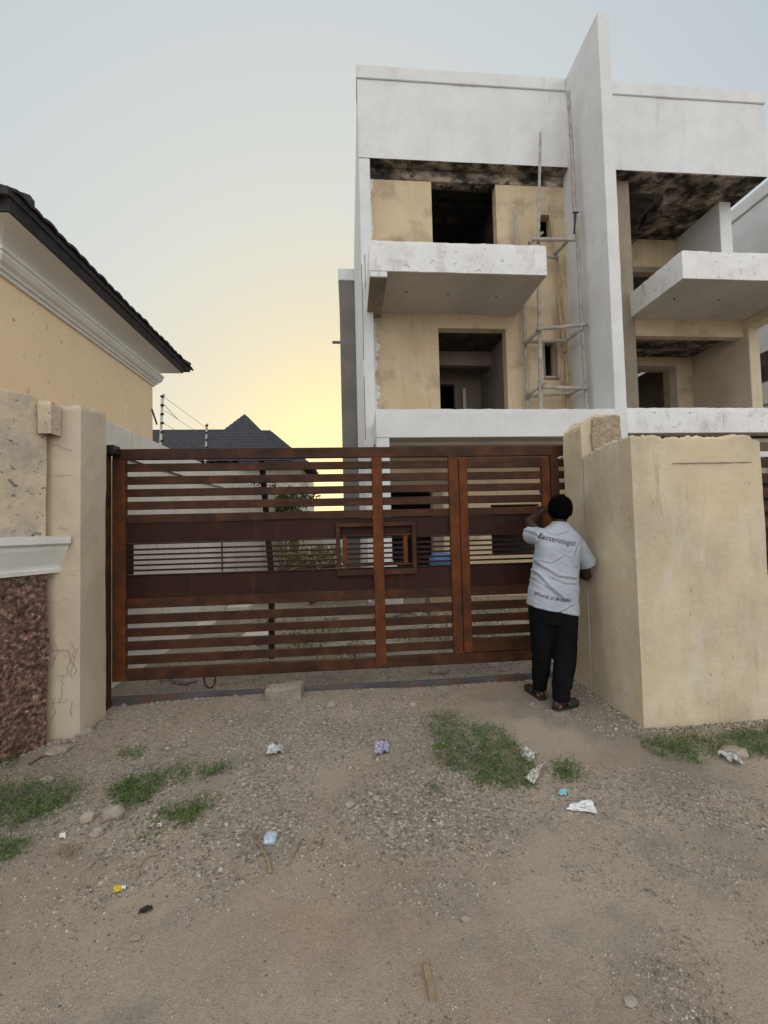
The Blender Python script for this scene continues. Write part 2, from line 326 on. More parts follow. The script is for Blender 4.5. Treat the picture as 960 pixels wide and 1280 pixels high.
# white returns at the left end, with a ragged paint edge
bx('side_wall', WHITE, .36, .60, BY+.005, 15.0, 0, 9.539, B, .012)
bx('side_wall', WHITE, .36, .60, 9.26, 15.0, 9.54, 11.30, B, .012)
def ragged_strip(x0, z0, z1, y, side=1, wid=.07, seed=1):
    n = 60; v = []; f = []
    for k in range(n+1):
        z = z0+(z1-z0)*k/n
        wv = wid*(.55+.9*noise.noise(Vector((seed, z*3, 0)))+.7*noise.noise(Vector((seed, z*14, 5))))
        wv = max(.008, wv)
        v += [(x0, y, z), (x0+side*wv, y, z), (x0, y+.02, z), (x0+side*wv, y+.02, z)]
        if k: a = 4*(k-1); b = 4*k; f += [(a, a+1, b+1, b), (a+1, a+3, b+3, b+1)]
    return pyobj('ragged_paint_edge', v, f, WHITE2, B)
ragged_strip(.598, 6.85, 9.27, WY-.008, 1, .07, 4); ragged_strip(.598, 3.72, 6.05, WY-.008, 1, .13, 8)
# window reveals
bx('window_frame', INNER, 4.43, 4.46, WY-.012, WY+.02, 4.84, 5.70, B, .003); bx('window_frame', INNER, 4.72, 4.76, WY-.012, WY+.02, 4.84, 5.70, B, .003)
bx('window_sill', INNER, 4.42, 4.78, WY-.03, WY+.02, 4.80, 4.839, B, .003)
# balconies: second floor left slab with side bracket
def slab(name, x0, x1, y0, y1, z0, z1, m=WHITE, und=SOFFIT, rag=.008):
    top = z1
    o = rough_block(name, m, [(x0, y0), (x1, y0), (x1, y1), (x0, y1)], z0, lambda x, y: top, B, .08, .004, rag, x0)
    bx('soffit', und, x0+.004, x1-.004, y0+.006, y1, z0-.008, z0+.01, B, 0)
    return o
slab('balcony_slab', .46, 3.83, FY, WY, 6.265, 6.835, WHITE2)
bx('bracket_beam', WHITE2, .462, .785, FY-.002, WY, 6.15, 6.256, B, .01)
bx('bracket_soffit', INNER, .466, .781, FY+.01, WY, 6.142, 6.152, B, 0)
slab('balcony_slab', .515, 5.07, FY-.002, WY, 3.185, 3.70, WHITE)
slab('balcony_slab', 6.58, 9.75, FY, WY+.1, 6.275, 6.83, WHITE2)
bx('bracket_beam', PILLAR, 9.43, 9.748, FY+.01, WY+.1, 6.05, 6.267, B, .01)
slab('balcony_slab', 5.30, 9.75, FY, WY+.1, 3.24, 3.72, WHITE2)
# drip holes under the balconies
for (x, y) in ((508, 365), (560, 368), (620, 371), (843, 374), (898, 375)):
    p = onZ(x, y, 6.255); bm = bmesh.new(); tube(bm, [(p.x, p.y, 6.245), (p.x, p.y, 6.262)], .017, 10); obj('drip_hole', bm, BLACK, B)
# carport columns, ground floor wall, ceiling
bx('column', WHITE, .515, .75, FY+.003, 7.85, -.1, 3.184, B, .012)
bx('column', WHITE, 9.45, 9.72, FY+.003, 7.85, -.1, 3.239, B, .012)
wall_holes('ground_floor_wall', BEIGE, .60, 9.7, WY+.002, WY+.225, -.1, 3.19, [(.84, 1.80, -.1, 2.37), (3.1, 4.2, .9, 2.0), (6.2, 8.2, -.1, 2.4)], B)
bx('ceiling', SOFFIT, .605, 9.69, FY+.3, 15, 3.10, 3.18, B, 0)
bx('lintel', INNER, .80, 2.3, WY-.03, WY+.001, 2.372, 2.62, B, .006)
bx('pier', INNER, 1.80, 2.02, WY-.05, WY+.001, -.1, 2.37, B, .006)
# interior floors, cross walls, ceilings (dim rooms)
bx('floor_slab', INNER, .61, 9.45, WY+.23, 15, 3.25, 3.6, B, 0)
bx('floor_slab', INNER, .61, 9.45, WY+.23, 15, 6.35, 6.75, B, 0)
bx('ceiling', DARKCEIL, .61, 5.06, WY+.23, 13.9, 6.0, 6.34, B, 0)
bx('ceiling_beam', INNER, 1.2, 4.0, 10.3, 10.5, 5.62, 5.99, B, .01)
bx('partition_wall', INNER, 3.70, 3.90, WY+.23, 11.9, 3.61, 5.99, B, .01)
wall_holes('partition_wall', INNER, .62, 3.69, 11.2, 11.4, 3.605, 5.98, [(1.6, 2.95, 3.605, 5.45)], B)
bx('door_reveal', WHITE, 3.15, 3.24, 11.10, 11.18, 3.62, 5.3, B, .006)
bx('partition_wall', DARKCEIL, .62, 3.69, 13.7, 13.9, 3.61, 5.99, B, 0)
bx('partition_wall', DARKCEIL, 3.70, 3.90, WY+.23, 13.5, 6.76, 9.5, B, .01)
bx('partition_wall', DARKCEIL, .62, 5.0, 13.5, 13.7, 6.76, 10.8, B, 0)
# sooty underside of the roof, left, and roof timbers seen through the opening
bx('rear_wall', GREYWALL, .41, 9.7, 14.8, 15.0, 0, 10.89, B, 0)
for k in range(6):
    bx('rafter', DARKCEIL, .7, 5.0, 9.6+k*.6, 9.7+k*.6, 9.75, 9.9, B, .006)
# fallen-plaster patch below the roof beam over the left opening
v = []; f = []
n = 24
for k in range(n+1):
    x = 1.95+1.55*k/n; d = .10+.16*abs(noise.noise(Vector((x*3.1, 1, 0))))+.05*noise.noise(Vector((x*14, 2, 0)))
    v += [(x, WY+.05, 9.41), (x, WY+.05, 9.39-d), (x, WY+.18, 9.41), (x, WY+.18, 9.39-d)]
    if k: a = 4*(k-1); b = 4*k; f += [(a, a+1, b+1, b), (a+1, a+3, b+3, b+1), (a+3, a+2, b+2, b+3)]
pyobj('broken_lintel', v, f, SOOT, B)
# right half: recessed loggias
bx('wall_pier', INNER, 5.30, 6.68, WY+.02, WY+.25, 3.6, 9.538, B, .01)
bx('lintel', BEIGE, 6.682, 9.45, WY+.10, WY+.30, 5.88, 6.36, B, .01)
bx('loggia_ceiling', SOOT, 6.682, 9.44, WY+.302, 10.62, 6.02, 6.12, B, 0)
YB = 10.62
a = onY(800, 462, YB); b = onY(842, 462, YB); c2 = onY(795, 331, YB+.3); 
wall_holes('loggia_back_wall', BEIGE, 6.3, 9.44, YB, YB+.2, 3.6, 6.02, [(a.x-.5, b.x-.16, 3.6, a.z), ], B)
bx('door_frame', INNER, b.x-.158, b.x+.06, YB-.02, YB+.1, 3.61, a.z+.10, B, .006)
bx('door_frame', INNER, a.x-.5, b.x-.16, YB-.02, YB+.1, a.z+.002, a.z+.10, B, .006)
wall_holes('loggia_back_wall', BEIGE, 6.3, 9.44, YB+.3, YB+.5, 6.76, 9.54, [(c2.x-.6, c2.x+.75, 6.76, 8.55)], B)
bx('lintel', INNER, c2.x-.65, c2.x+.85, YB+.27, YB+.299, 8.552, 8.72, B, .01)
bx('party_wall', PILLARL, 9.45, 9.72, WY-.02, 15.0, 3.6, 6.27, B, .012)
bx('party_wall', WHITE, 9.40, 9.72, WY+.5, 15.0, 6.7, 9.54, B, .012)
# sooty roof underside over the right loggia, with a hole showing the rafters
bx('roof_soffit', SOOT, 5.31, 9.90, BY+.01, 9.35, 9.52, 9.538, B, 0)
bx('roof_soffit', SOOT, 7.95, 9.90, 9.352, 12.2, 9.52, 9.538, B, 0)
bx('roof_soffit', SOOT, 5.31, 6.70, 9.352, 12.2, 9.52, 9.538, B, 0)
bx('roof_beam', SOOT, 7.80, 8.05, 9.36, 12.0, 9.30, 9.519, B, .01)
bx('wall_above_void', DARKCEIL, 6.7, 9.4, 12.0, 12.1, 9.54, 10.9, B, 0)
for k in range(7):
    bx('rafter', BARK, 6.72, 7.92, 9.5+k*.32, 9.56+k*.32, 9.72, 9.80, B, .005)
# rear wing, bare grey render with a pale cap and a spout
TW = thing('rear_block', 'bare grey narrow rear block with a white cap beside the white building', 'building', (.2, 15.5, 0))
bx('wall', GREYWALL, -.2, .52, 15.05, 17.5, 0, 10.6, TW, .02)
bx('cap', WHITE, -.23, .53, 15.02, 17.6, 10.602, 11.05, TW, .02)
bm = bmesh.new(); p = onY(424, 428, 15.2); tube(bm, [(p.x-.25, 15.2, p.z), (p.x+.1, 15.2, p.z)], .05, 10); obj('spout', bm, WIRE, TW)
# wires hanging down the building's side wall
for (x0, y0, x1, y1) in ((447, 330, 449, 440), (452, 428, 450, 450), (449, 470, 453, 545), (453, 470, 455, 550), (456, 318, 457, 360)):
    yq = 9.4
    a = onX(x0, y0, .357); 
    a = onY(x0, y0, BY-.004); b = onY(x1, y1, BY-.004)
    bm = bmesh.new(); tube(bm, [(max(.37, min(.58, a.x)), a.y, a.z), (max(.37, min(.58, b.x)), b.y, b.z)], .006, 5); obj('wire', bm, WIRE, B)
# right neighbour block
NB = thing('neighbour_block', 'white flat roofed neighbouring block just visible at the right edge', 'building', (14, 12, 0))
wall = bmesh.new(); box(wall, 12.65, 18, 9.3, 18, 0, 11.2, .02); obj('wall', wall, WHITE, NB)
bx('coping', WHITE, 12.58, 18.1, 9.2, 18.1, 11.202, 11.6, NB, .02)
bx('window', DARKCEIL, 12.63, 12.66, 9.5, 13.2, 5.7, 6.6, NB, 0); bx('window', DARKCEIL, 12.63, 12.66, 9.6, 13.2, 3.4, 4.9, NB, 0)
bx('window_sill', WHITE, 12.56, 12.66, 9.4, 13.3, 5.0, 5.6, NB, .01)

# ------------------------------------------------------------------ bamboo scaffold
SC = thing('bamboo_scaffold', 'bamboo pole scaffold lashed together on the first floor balcony beside the fin wall', 'scaffold', (4.5, 8.6, 3.7))
def bamboo(name, pix, Y0, Y1, r0, r1, m=BAMBOO, parent=SC, ext=0):
    n = len(pix); P_ = []
    for i, (x, y) in enumerate(pix): P_.append(onY(x, y, Y0+(Y1-Y0)*i/max(1, n-1)))
    if ext: P_.append(P_[-1]+(P_[-1]-P_[-2]).normalized()*ext)
    pts = []; rad = []; L = 0
    tot = sum((b-a).length for a, b in zip(P_, P_[1:])); k = 0; done = 0
    for a, b in zip(P_, P_[1:]):
        l = (b-a).length; m_ = max(2, int(l/.1))
        for j in range(m_):
            t = (done+l*j/m_)/tot; p = a.lerp(b, j/m_)
            node = (k % 3 == 0); k += 1
            rad_k = 1.2; pts.append(p+Vector((noise.noise(p*2.1), noise.noise(p*2.1+Vector((9, 0, 0))), 0))*.007); rad.append(rad_k*(r0+(r1-r0)*t)*(1.2 if node else 1))
        done += l
    pts.append(P_[-1]); rad.append(r1*1.2)
    bm = bmesh.new(); tube(bm, pts, rad, 8); return obj(name, bm, m, parent, smooth=True)
bamboo('pole', [(675.5, 166), (673, 300), (674, 410), (676, 508)], 8.50, 8.45, .022, .038, ext=.45)
bamboo('pole', [(710.5, 115), (716, 208), (718.5, 266), (722, 300)], 8.30, 8.25, .030, .034, m=BAMBOO)
bamboo('pole', [(719, 262), (722, 300), (726, 380), (734, 508)], 8.22, 8.22, .024, .034, ext=.45)
bamboo('pole', [(643.5, 264), (646, 302), (655, 385), (660, 508)], 8.86, 8.86, .026, .034, ext=.3)
bamboo('pole', [(686, 257), (692, 300), (698, 340), (704, 400), (708, 450), (710, 508)], 8.84, 8.80, .024, .034, m=BAMBOO2, ext=.35)
bamboo('pole', [(697, 370), (702, 410), (706, 440)], 8.74, 8.74, .032, .034, m=BAMBOO2)
bamboo('pole', [(702, 458), (702.5, 480)], 8.75, 8.75, .026, .026, m=BAMBOO2)
for px, a, b in (([(663, 299), (719.5, 300)], 8.44, 8.16), ([(693, 318), (713, 298)], 8.76, 8.18), ([(685, 320.5), (698, 322.5)], 8.76, 8.76),
                 ([(662, 303), (678, 291)], 8.44, 8.9), ([(670, 411.6), (735, 406)], 8.38, 8.15), ([(654, 427.5), (706, 426)], 8.78, 8.72), ([(657, 429), (673, 414)], 8.76, 8.40),
                 ([(701, 431), (728, 410)], 8.72, 8.16), ([(678, 484), (734, 485.5)], 8.40, 8.15), ([(656, 496), (718, 491)], 8.78, 8.72), ([(658, 495), (681, 478)], 8.76, 8.36), ([(714, 492), (733, 482)], 8.70, 8.16)):
    bamboo('ledger', px, a, b, .032, .028)
bm = bmesh.new(); a = onY(719.5, 266, 8.1); b = onY(717.5, 292, 8.1); tube(bm, [b, a], .02, 8)
tube(bm, [a+Vector((-.06, 0, 0)), a+Vector((.06, 0, .01))], .018, 8); tag(obj('metal_prop', bm, BLACK), 'short black T shaped metal prop standing at the top of the scaffold', 'prop')

# ------------------------------------------------------------------ house on the left
HX, H0, H1 = -3.48, 4.45, 7.78
H = thing('cream_house', 'cream rendered house with pale cove eaves and a dark tiled roof at the left', 'house', (-5, 6, 0))
bx('wall', HOUSE, -12, HX, H0, H1, 0, 4.42, H, .008)
def path_house(d=0): # front face leftward -> corner -> along side -> far corner
    return [((-12, H0), (0, -1)), ((HX, H0), (1, -1)), ((HX, H1), (1, 1)), ((-12, H1), (0, 1))]
bm = bmesh.new(); profile_sweep(bm, [(0, 4.20), (.03, 4.20), (.035, 4.235), (.06, 4.245), (.065, 4.27), (.10, 4.30), (.125, 4.345), (.125, 4.38), (.14, 4.385), (.14, 4.425), (0, 4.43)], path_house()); obj('cornice', bm, MOULD, H)
prof = [(0, 4.431), (.09, 4.431)]+[(.09+.28*(1-math.cos(t)), 4.431+.145*math.sin(t)) for t in [R(q) for q in range(10, 91, 10)]]+[(0, 4.578)]
bm = bmesh.new(); profile_sweep(bm, prof, path_house()); obj('cove', bm, COVE, H)
bm = bmesh.new(); profile_sweep(bm, [(0, 4.58), (.385, 4.58), (.41, 4.688), (0, 4.688)], path_house()); obj('eave_board', bm, ROOF, H)
zz = 4.765; rx = HX+.43; ry0 = H0-.46; ry1 = H1+.62
rf = pyobj('roof', [(-12, ry0, zz), (rx, ry0, zz), (rx, ry1, zz), (-12, ry1, zz), (-12, 6.1, 5.72), (rx-2.2, 6.1, 5.72), (-12, ry0, zz-.075), (rx, ry0, zz-.075), (rx, ry1, zz-.075), (-12, ry1, zz-.075)],
           [(0, 1, 5, 4), (1, 2, 5), (2, 3, 4, 5), (6, 9, 8, 7), (0, 6, 7, 1), (1, 7, 8, 2), (2, 8, 9, 3)], ROOF, H)
y = ry0+.05
while y < ry1-.05:   # tile ends along the side eave
    bm = bmesh.new(); j = rnd.uniform(-.008, .008); n_ = 6; rows = []
    for (dx, dz) in ((-.6, .265), (-.2, .085), (.035+j, .012+j*.6)):
        rows.append([[bm.verts.new((rx+dx, y+.19*i/n_, zz+dz+.020*math.sin(math.pi*i/n_)-th_)) for i in range(n_+1)] for th_ in (0, .03)])
    for a_, b_ in zip(rows, rows[1:]):
        for i in range(n_): bm.faces.new((a_[0][i], a_[0][i+1], b_[0][i+1], b_[0][i])); bm.faces.new((a_[1][i], b_[1][i], b_[1][i+1], a_[1][i+1]))
    for i in range(n_): bm.faces.new((rows[-1][0][i], rows[-1][0][i+1], rows[-1][1][i+1], rows[-1][1][i]))
    for r_ in (rows,): 
        for a_, b_ in zip(r_, r_[1:]): bm.faces.new((a_[0][0], b_[0][0], b_[1][0], a_[1][0])); bm.faces.new((a_[0][-1], a_[1][-1], b_[1][-1], b_[0][-1]))
    obj('roof_tile', bm, ROOF, rf); y += .185
x = rx-.16
for k in range(20):
    bm = bmesh.new(); tube(bm, [(x, ry0+.45, zz+.20), (x, ry0-.0, zz-.07)], [.075, .075], 8); obj('roof_tile', bm, ROOF, rf); x -= .15
bm = bmesh.new(); tube(bm, [(rx-.15, ry0+.15, zz+.02), (rx-.5, ry0+.45, zz+.21), (rx-2.2, 6.1, 5.72)], [.085, .085, .085], 10); obj('hip_tile', bm, ROOF, rf)
bm = bmesh.new(); tube(bm, [(rx-.02, ry1-.02, zz+.03), (rx-2.2, 6.1, 5.76)], [.085, .10], 10); obj('hip_tile', bm, ROOF, rf)

# ------------------------------------------------------------------ left boundary wall: peeling render over a moulding over red granite
LW = thing('boundary_wall', 'left boundary wall with peeling cream render above a white moulding and red granite cladding', 'wall', (-2.7, 2.9, 0))
A_, B_ = Vector((-2.385, 3.52)), Vector((-3.25, 1.80)); dirw = (B_-A_).normalized(); nrm = Vector((-dirw.y, dirw.x)); 
if nrm.x < 0: nrm = -nrm
def lwfoot(off, thick): 
    a = A_+nrm*off; b = B_+nrm*off
    return [tuple(b), tuple(a), tuple(a-nrm*thick), tuple(b-nrm*thick)]
rough_block('granite_cladding', GRANITE, lwfoot(.03, .2), -.15, lambda x, y: 1.30, LW, .035, .012, 0, 3)
rough_block('upper_wall', PLOLD, lwfoot(0, .2), 1.50, lambda x, y: 2.62+.05*(3.52-y), LW, .05, .008, .02, 5)
bm = bmesh.new(); profile_sweep(bm, [(0, 1.26), (.055, 1.26), (.06, 1.29), (.045, 1.30), (.05, 1.32), (.07, 1.36), (.105, 1.44), (.11, 1.47), (.14, 1.49), (.14, 1.545), (0, 1.55)],
                                [(tuple(B_), tuple(nrm)), (tuple(A_+dirw*.02), tuple(nrm)), (tuple(A_-dirw*.10), tuple(nrm))]); obj('moulding', bm, MOULD, LW)
rough_block('broken_corbel', PLOLD, [(-2.40, 3.44), (-2.30, 3.44), (-2.30, 3.56), (-2.40, 3.56)], 2.35, lambda x, y: 2.60, LW, .03, .008, .015, 11)
# left gate pillar
LP = tag(rough_block('gate_pillar', PILLARL, [(-2.425, 3.565), (-2.155, 3.565), (-2.165, 3.93), (-2.425, 3.93)], -.2, lambda x, y: 2.60+.12*(y-3.56), None, .03, .006, .014, 2), 'cracked pale rendered gate pillar left of the rusty gate', 'pillar')
# hairline cracks in it (real grooves are darker seams standing 1 mm proud of nothing: thin sunk strips)
CRK = flat('crack_clay', (.27, .21, .15), .95, bump=0)
def crack(pts, y, parent):
    bm = bmesh.new(); tube(bm, [Vector((x, y, z)) for x, z in pts], .0014, 4); return obj('crack', bm, CRK, parent)
for z0 in (2.08, 1.62, 1.25, .98, .70, .42, .24, 2.35):
    pts = []; x = -2.415; z = z0+rnd.uniform(-.05, .05)
    while x < -2.165: pts.append((x, z)); x += .022; z += rnd.uniform(-.012, .012)
    q0 = rnd.randint(0, 4); crack(pts[q0:len(pts)-rnd.randint(0, 4)], 3.562, LP)
for q in range(9):
    x = rnd.uniform(-2.40, -2.19); z = rnd.uniform(.08, .9); pts = []
    for k in range(rnd.randint(4, 9)): pts.append((x, z)); x = max(-2.415, min(-2.165, x+rnd.uniform(-.02, .02))); z += rnd.uniform(.015, .035)
    crack(pts, 3.562, LP)

# ------------------------------------------------------------------ right gate pillar and rendered wall
GP = thing('gate_pillar', 'taller gate pillar with broken bare blockwork top behind the right rendered wall', 'pillar', (2.35, 3.85, 0))
rough_block('shaft', PILLAR, [(2.165, 3.72), (2.55, 3.72), (2.55, 4.05), (2.165, 4.05)], -.1, lambda x, y: 2.46+.10*min(1, max(0, (x-2.165)/.1)), GP, .035, .006, .012, 6)
rough_block('broken_blockwork', BLOCK, [(2.27, 3.695), (2.53, 3.695), (2.53, 3.76), (2.27, 3.76)], 2.12, lambda x, y: 2.525, GP, .015, .022, .02, 16)
RW = thing('rendered_wall', 'tall blank beige rendered wall stub right of the man', 'wall', (2.7, 3.4, 0))
rough_block('wall', PILLAR, [(2.18, 3.06), (3.235, 3.035), (3.255, 3.69), (2.165, 3.70)], -.1, lambda x, y: 2.215-.012*(x-2.2)-(.03 if x > 3.18 else 0)-.03*max(0, (y-3.3)/.4), RW, .018, .0045, .02, 9)
bm = bmesh.new(); pts = []
for k in range(26): pts.append((2.50+.73*k/25, 3.031-.0035*math.sin(k)+.006, 1.995+.003*noise.noise(Vector((k*.4, 0, 0)))))
tube(bm, pts, .004, 5); obj('score_line', bm, CRK, RW)
# second gate, just seen beyond the right end of the wall
NG = thing('neighbour_gate', 'dark brown slatted gate glimpsed past the right end of the rendered wall', 'gate', (4.6, 4.2, 0))
for z in (2.1, 1.93, 1.77, 1.62, 1.45, 1.2, .95): bx('slat', STEEL, 4.0, 5.6, 4.15, 4.18, z, z+.11, NG, .004)
bx('slat', WHITE, 4.0, 5.6, 4.18, 4.2, 2.22, 2.28, NG, .004)
bx('frame', STEELD, 3.9, 4.0, 4.14, 4.2, .1, 2.3, NG, .004); bx('sheet', STEELD, 4.0, 5.6, 4.19, 4.2, 1.0, 2.0, NG, .0)

# ------------------------------------------------------------------ sliding gate
GY = 4.15
G = thing('sliding_gate', 'rusty brown slatted steel sliding gate with a square grille and a wicket door', 'gate', (0, GY, 0))
XL, XR = -2.10, 2.75
def gb(name, m, x0, x1, z0, z1, y0=-.02, y1=.02, parent=G, bev=.004): return bx(name, m, x0, x1, GY+y0, GY+y1, z0, z1, parent, bev)
gb('top_rail', STEEL, -2.214, XR, 2.252, 2.353, -.028, .028)
gb('bottom_rail', STEEL, -2.10, XR, .194, .292, -.028, .028)
gb('stile', RUST, -2.214, -2.10, .19, 2.251, -.03, .03)
gb('stile', RUST, .228, .331, .205, 2.251, -.036, .022)
gb('stile', RUST, 1.00, 1.092, .293, 2.251, -.034, .022)
gb('stile', STEEL, 2.062, 2.148, .293, 2.251, -.03, .022)
gb('stile', STEEL, 2.66, 2.75, .293, 2.251, -.03, .022)
ZS = [(2.139, 2.214), (2.016, 2.093), (1.899, 1.973), (1.776, 1.854)]
ZL = [(.711, .794), (.590, .666), (.464, .546), (.337, .414)]
BAYS = [(-2.10, .228), (.331, 1.00), (2.148, 2.66)]
for x0, x1 in BAYS:
    for z0, z1 in ZS+ZL: gb('slat', STEEL, x0, x1, z0, z1, -.016, .016)
    gb('rail', STEEL, x0, x1, 1.656, 1.731, -.02, .016); gb('rail', STEEL, x0, x1, .853, .944, -.02, .016)
    gb('sheet', STEELD, x0, x1, 1.461, 1.655, .0, .006, bev=0); gb('sheet', STEELD, x0, x1, .945, 1.152, .0, .006, bev=0)
    gb('sheet_edge', STEELD, x0, x1, 1.448, 1.460, -.012, .012); gb('sheet_edge', STEELD, x0, x1, 1.153, 1.166, -.012, .012)
    for k in range(5):
        z = 1.205+.049*k
        segs = [(x0, x1)]
        if x0 == -2.10: segs = [(x0, -.135), (-.03, x1)]
        elif x0 == .331: segs = [(x0, .54), (.635, x1)]
        for a, b in segs: gb('bar', STEELD, a, b, z-.009, z+.009, -.009, .009, bev=.002)
gb('bar_support', STEELD, -2.099, -2.045, 1.167, 1.447, .012, .03); gb('bar_support', STEELD, -1.235, -1.222, 1.167, 1.447, .012, .024); gb('bar_support', STEELD, -.80, -.76, 1.167, 1.447, .012, .03)
# square grille in the middle (> uprights, cross pieces)
SQ = gb('square_grille', STEEL, -.135, .228, 1.566, 1.604, -.05, -.012)
gb('frame_piece', STEEL, .331, .652, 1.566, 1.604, -.05, -.012, SQ); gb('frame_piece', STEEL, -.135, .228, 1.094, 1.15, -.05, -.012, SQ); gb('frame_piece', STEEL, .331, .652, 1.094, 1.15, -.05, -.012, SQ)
gb('frame_piece', STEEL, -.135, -.095, 1.151, 1.565, -.05, -.012, SQ); gb('frame_piece', STEEL, .612, .652, 1.151, 1.565, -.05, -.012, SQ)
gb('frame_piece', RUST, -.072, -.03, 1.20, 1.47, -.03, .01, SQ); gb('frame_piece', RUST, .525, .567, 1.20, 1.47, -.03, .01, SQ)
for a, b in ((-.095, .228), (.331, .612)):
    gb('frame_piece', STEEL, a, b, 1.471, 1.49, -.03, .01, SQ); gb('frame_piece', STEEL, a, b, 1.18, 1.199, -.03, .01, SQ)
# wicket door
W0, W1 = 1.105, 2.05
WD = gb('wicket_door', RUST, W0, W0+.085, .30, 2.235, -.03, .02)
gb('wicket_stile', RUST, W1-.085, W1, .30, 2.235, -.03, .02, WD)
gb('wicket_rail', STEEL, W0+.085, W1-.085, 2.135, 2.235, -.03, .02, WD); gb('wicket_rail', STEEL, W0+.085, W1-.085, .30, .43, -.03, .02, WD)
for z0, z1 in ZS[1:]+ZL[:3]: gb('slat', STEEL, W0+.085, W1-.085, z0, z1, -.016, .016, WD)
gb('wicket_rail', STEEL, W0+.085, W1-.085, 1.656, 1.731, -.02, .016, WD); gb('wicket_rail', STEEL, W0+.085, W1-.085, .853, .944, -.02, .016, WD)
gb('sheet', STEELD, W0+.085, W1-.085, 1.461, 1.655, 0, .006, WD, 0); gb('sheet', STEELD, W0+.085, W1-.085, .945, 1.152, 0, .006, WD, 0)
gb('sheet_edge', STEELD, W0+.085, W1-.085, 1.448, 1.460, -.012, .012, WD); gb('sheet_edge', STEELD, W0+.085, W1-.085, 1.153, 1.166, -.012, .012, WD)
for k in range(5): gb('bar', STEELD, W0+.085, W1-.085, 1.205+.049*k-.009, 1.205+.049*k+.009, -.009, .009, WD, .002)
gb('lock', BLACK, 1.93, 1.965, 1.865, 1.90, -.05, -.03, WD, .003)
gb('bottom_strip', STEEL, -2.10, XR, .180, .1935, .005, .02)
bm = bmesh.new(); tube(bm, [(-1.40, GY-.01, .20), (-1.39, GY-.01, .12), (-1.36, GY-.01, .085), (-1.33, GY-.01, .085), (-1.30, GY-.01, .12), (-1.29, GY-.01, .20)], .009, 8); obj('loop_handle', bm, STEEL, G, True)
# rear diagonal brace pipe seen through the slats
bm = bmesh.new(); tube(bm, [(-.86, GY+.10, 2.25), (-.78, GY+.10, 1.1), (-.79, GY+.10, .3)], .03, 8); obj('brace', bm, STEELD, G)
# hasp wires on the right end
bm = bmesh.new(); tube(bm, [onY(697, 573, GY-.05), onY(704, 570.5, GY-.05), onY(712, 571.5, GY-.05)], .008, 6); obj('hook', bm, INSUL, G, True)
bm = bmesh.new(); tube(bm, [(.40+.04*k, GY+.03, 1.835-.035*math.sin(math.pi*k/15)) for k in range(16)], .004, 5); obj('cord', bm, FILM, G)
# fixed post with guide cap at the left pillar, and the track on the ground
PT = thing('gate_post', 'dark brown steel gate post fixed against the cracked left pillar', 'post', (-2.2, 4.05, 0))
bx('channel', STEELD, -2.275, -2.235, 3.98, 4.10, -.05, 2.30, PT, .004); bx('channel', STEEL, -2.232, -2.205, 4.02, 4.10, -.05, 2.30, PT, .004)
bx('guide_cap', BLACK, -2.275, -2.13, 4.0, 4.11, 2.285, 2.37, PT, .006)
v = []; f = []; n = 60
for k in range(n+1):
    x = -2.23+5.0*k/n; zt = .045+.012*noise.noise(Vector((x*.8, 0, 4)))
    v += [(x, 4.10, -.08), (x, 4.10, zt), (x, 4.17, zt), (x, 4.17, -.08)]
    if k: a = 4*(k-1); b = 4*k; f += [(a, b, b+1, a+1), (a+1, b+1, b+2, a+2), (a+2, b+2, b+3, a+3)]
tag(pyobj('gate_track', v, f, TRACK), 'low rusty iron track on the ground under the sliding gate', 'track')

# ------------------------------------------------------------------ compound: perimeter walls, wire posts, plants, rubble
PW = tag(rough_block('perimeter_wall', OLDWALL, [(-2.62, 4.0), (-2.42, 4.0), (-2.42, 21), (-2.62, 21)], -.2, lambda x, y: 2.70, None, .25, .008, .01, 3), 'long dirty off white perimeter wall running back behind the gate', 'wall')
tag(bx('rear_wall', OLDWALL, -2.4, 14, 21, 21.2, -.2, 2.35), 'far off white wall closing the back of the compound', 'wall')
def wire_post(x, y, z0, z1, label):
    t = thing('fence_post', label, 'post', (x, y, z0), 'electric fence posts on the perimeter wall')
    bm = bmesh.new(); tube(bm, [(x, y, z0-.05), (x+.03, y, z1-.08), (x+.05, y, z1)], .017, 8); obj('rod', bm, INSUL, t)
    n = max(3, int((z1-z0)/.11))
    for k in range(n):
        z = z0+.08+(z1-z0-.12)*k/(n-1)
        bm = bmesh.new(); tube(bm, [(x+.02, y-.02, z), (x+.055, y-.03, z)], .016, 8); obj('insulator', bm, BLACK, t)
wire_post(-2.50, 5.80, 2.70, 3.42, 'nearer electric fence post with dark insulators by the cream house')
wire_post(-2.50, 7.55, 2.70, 3.46, 'farther electric fence post standing in front of the grey roof')
for k, z in enumerate((3.38, 3.2, 3.02, 2.86)):
    bm = bmesh.new(); tube(bm, [(-2.45, 5.8, z), (-2.45, 7.55, z-.02), (-2.45, 13, z)], .0028, 4); tag(obj('fence_wire', bm, WIRE), ('topmost', 'second from the top', 'third from the top', 'lowest')[k]+' thin electric fence wire strung between the posts on the perimeter wall', 'wire', 'fence wires')
bm = bmesh.new(); a = onY(196, 530, 5.75); b = onY(190, 512, 5.2); tube(bm, [b, a], .012, 6); tube(bm, [onX(204, 505, -2.46), onX(222, 524, -2.46)], .004, 5); tag(obj('loose_cable', bm, BLACK), 'loose black cable hanging beside the nearer electric fence post', 'cable')
bm = bmesh.new(); tube(bm, [onX(160, 574, -2.40), onX(178, 580, -2.40), onX(200, 586, -2.40), onX(222, 593, -2.40), onX(250, 602, -2.40), onX(280, 610, -2.40)], .012, 6); tag(obj('wall_cable', bm, BLACK), 'black cable sagging along the perimeter wall behind the gate', 'cable')
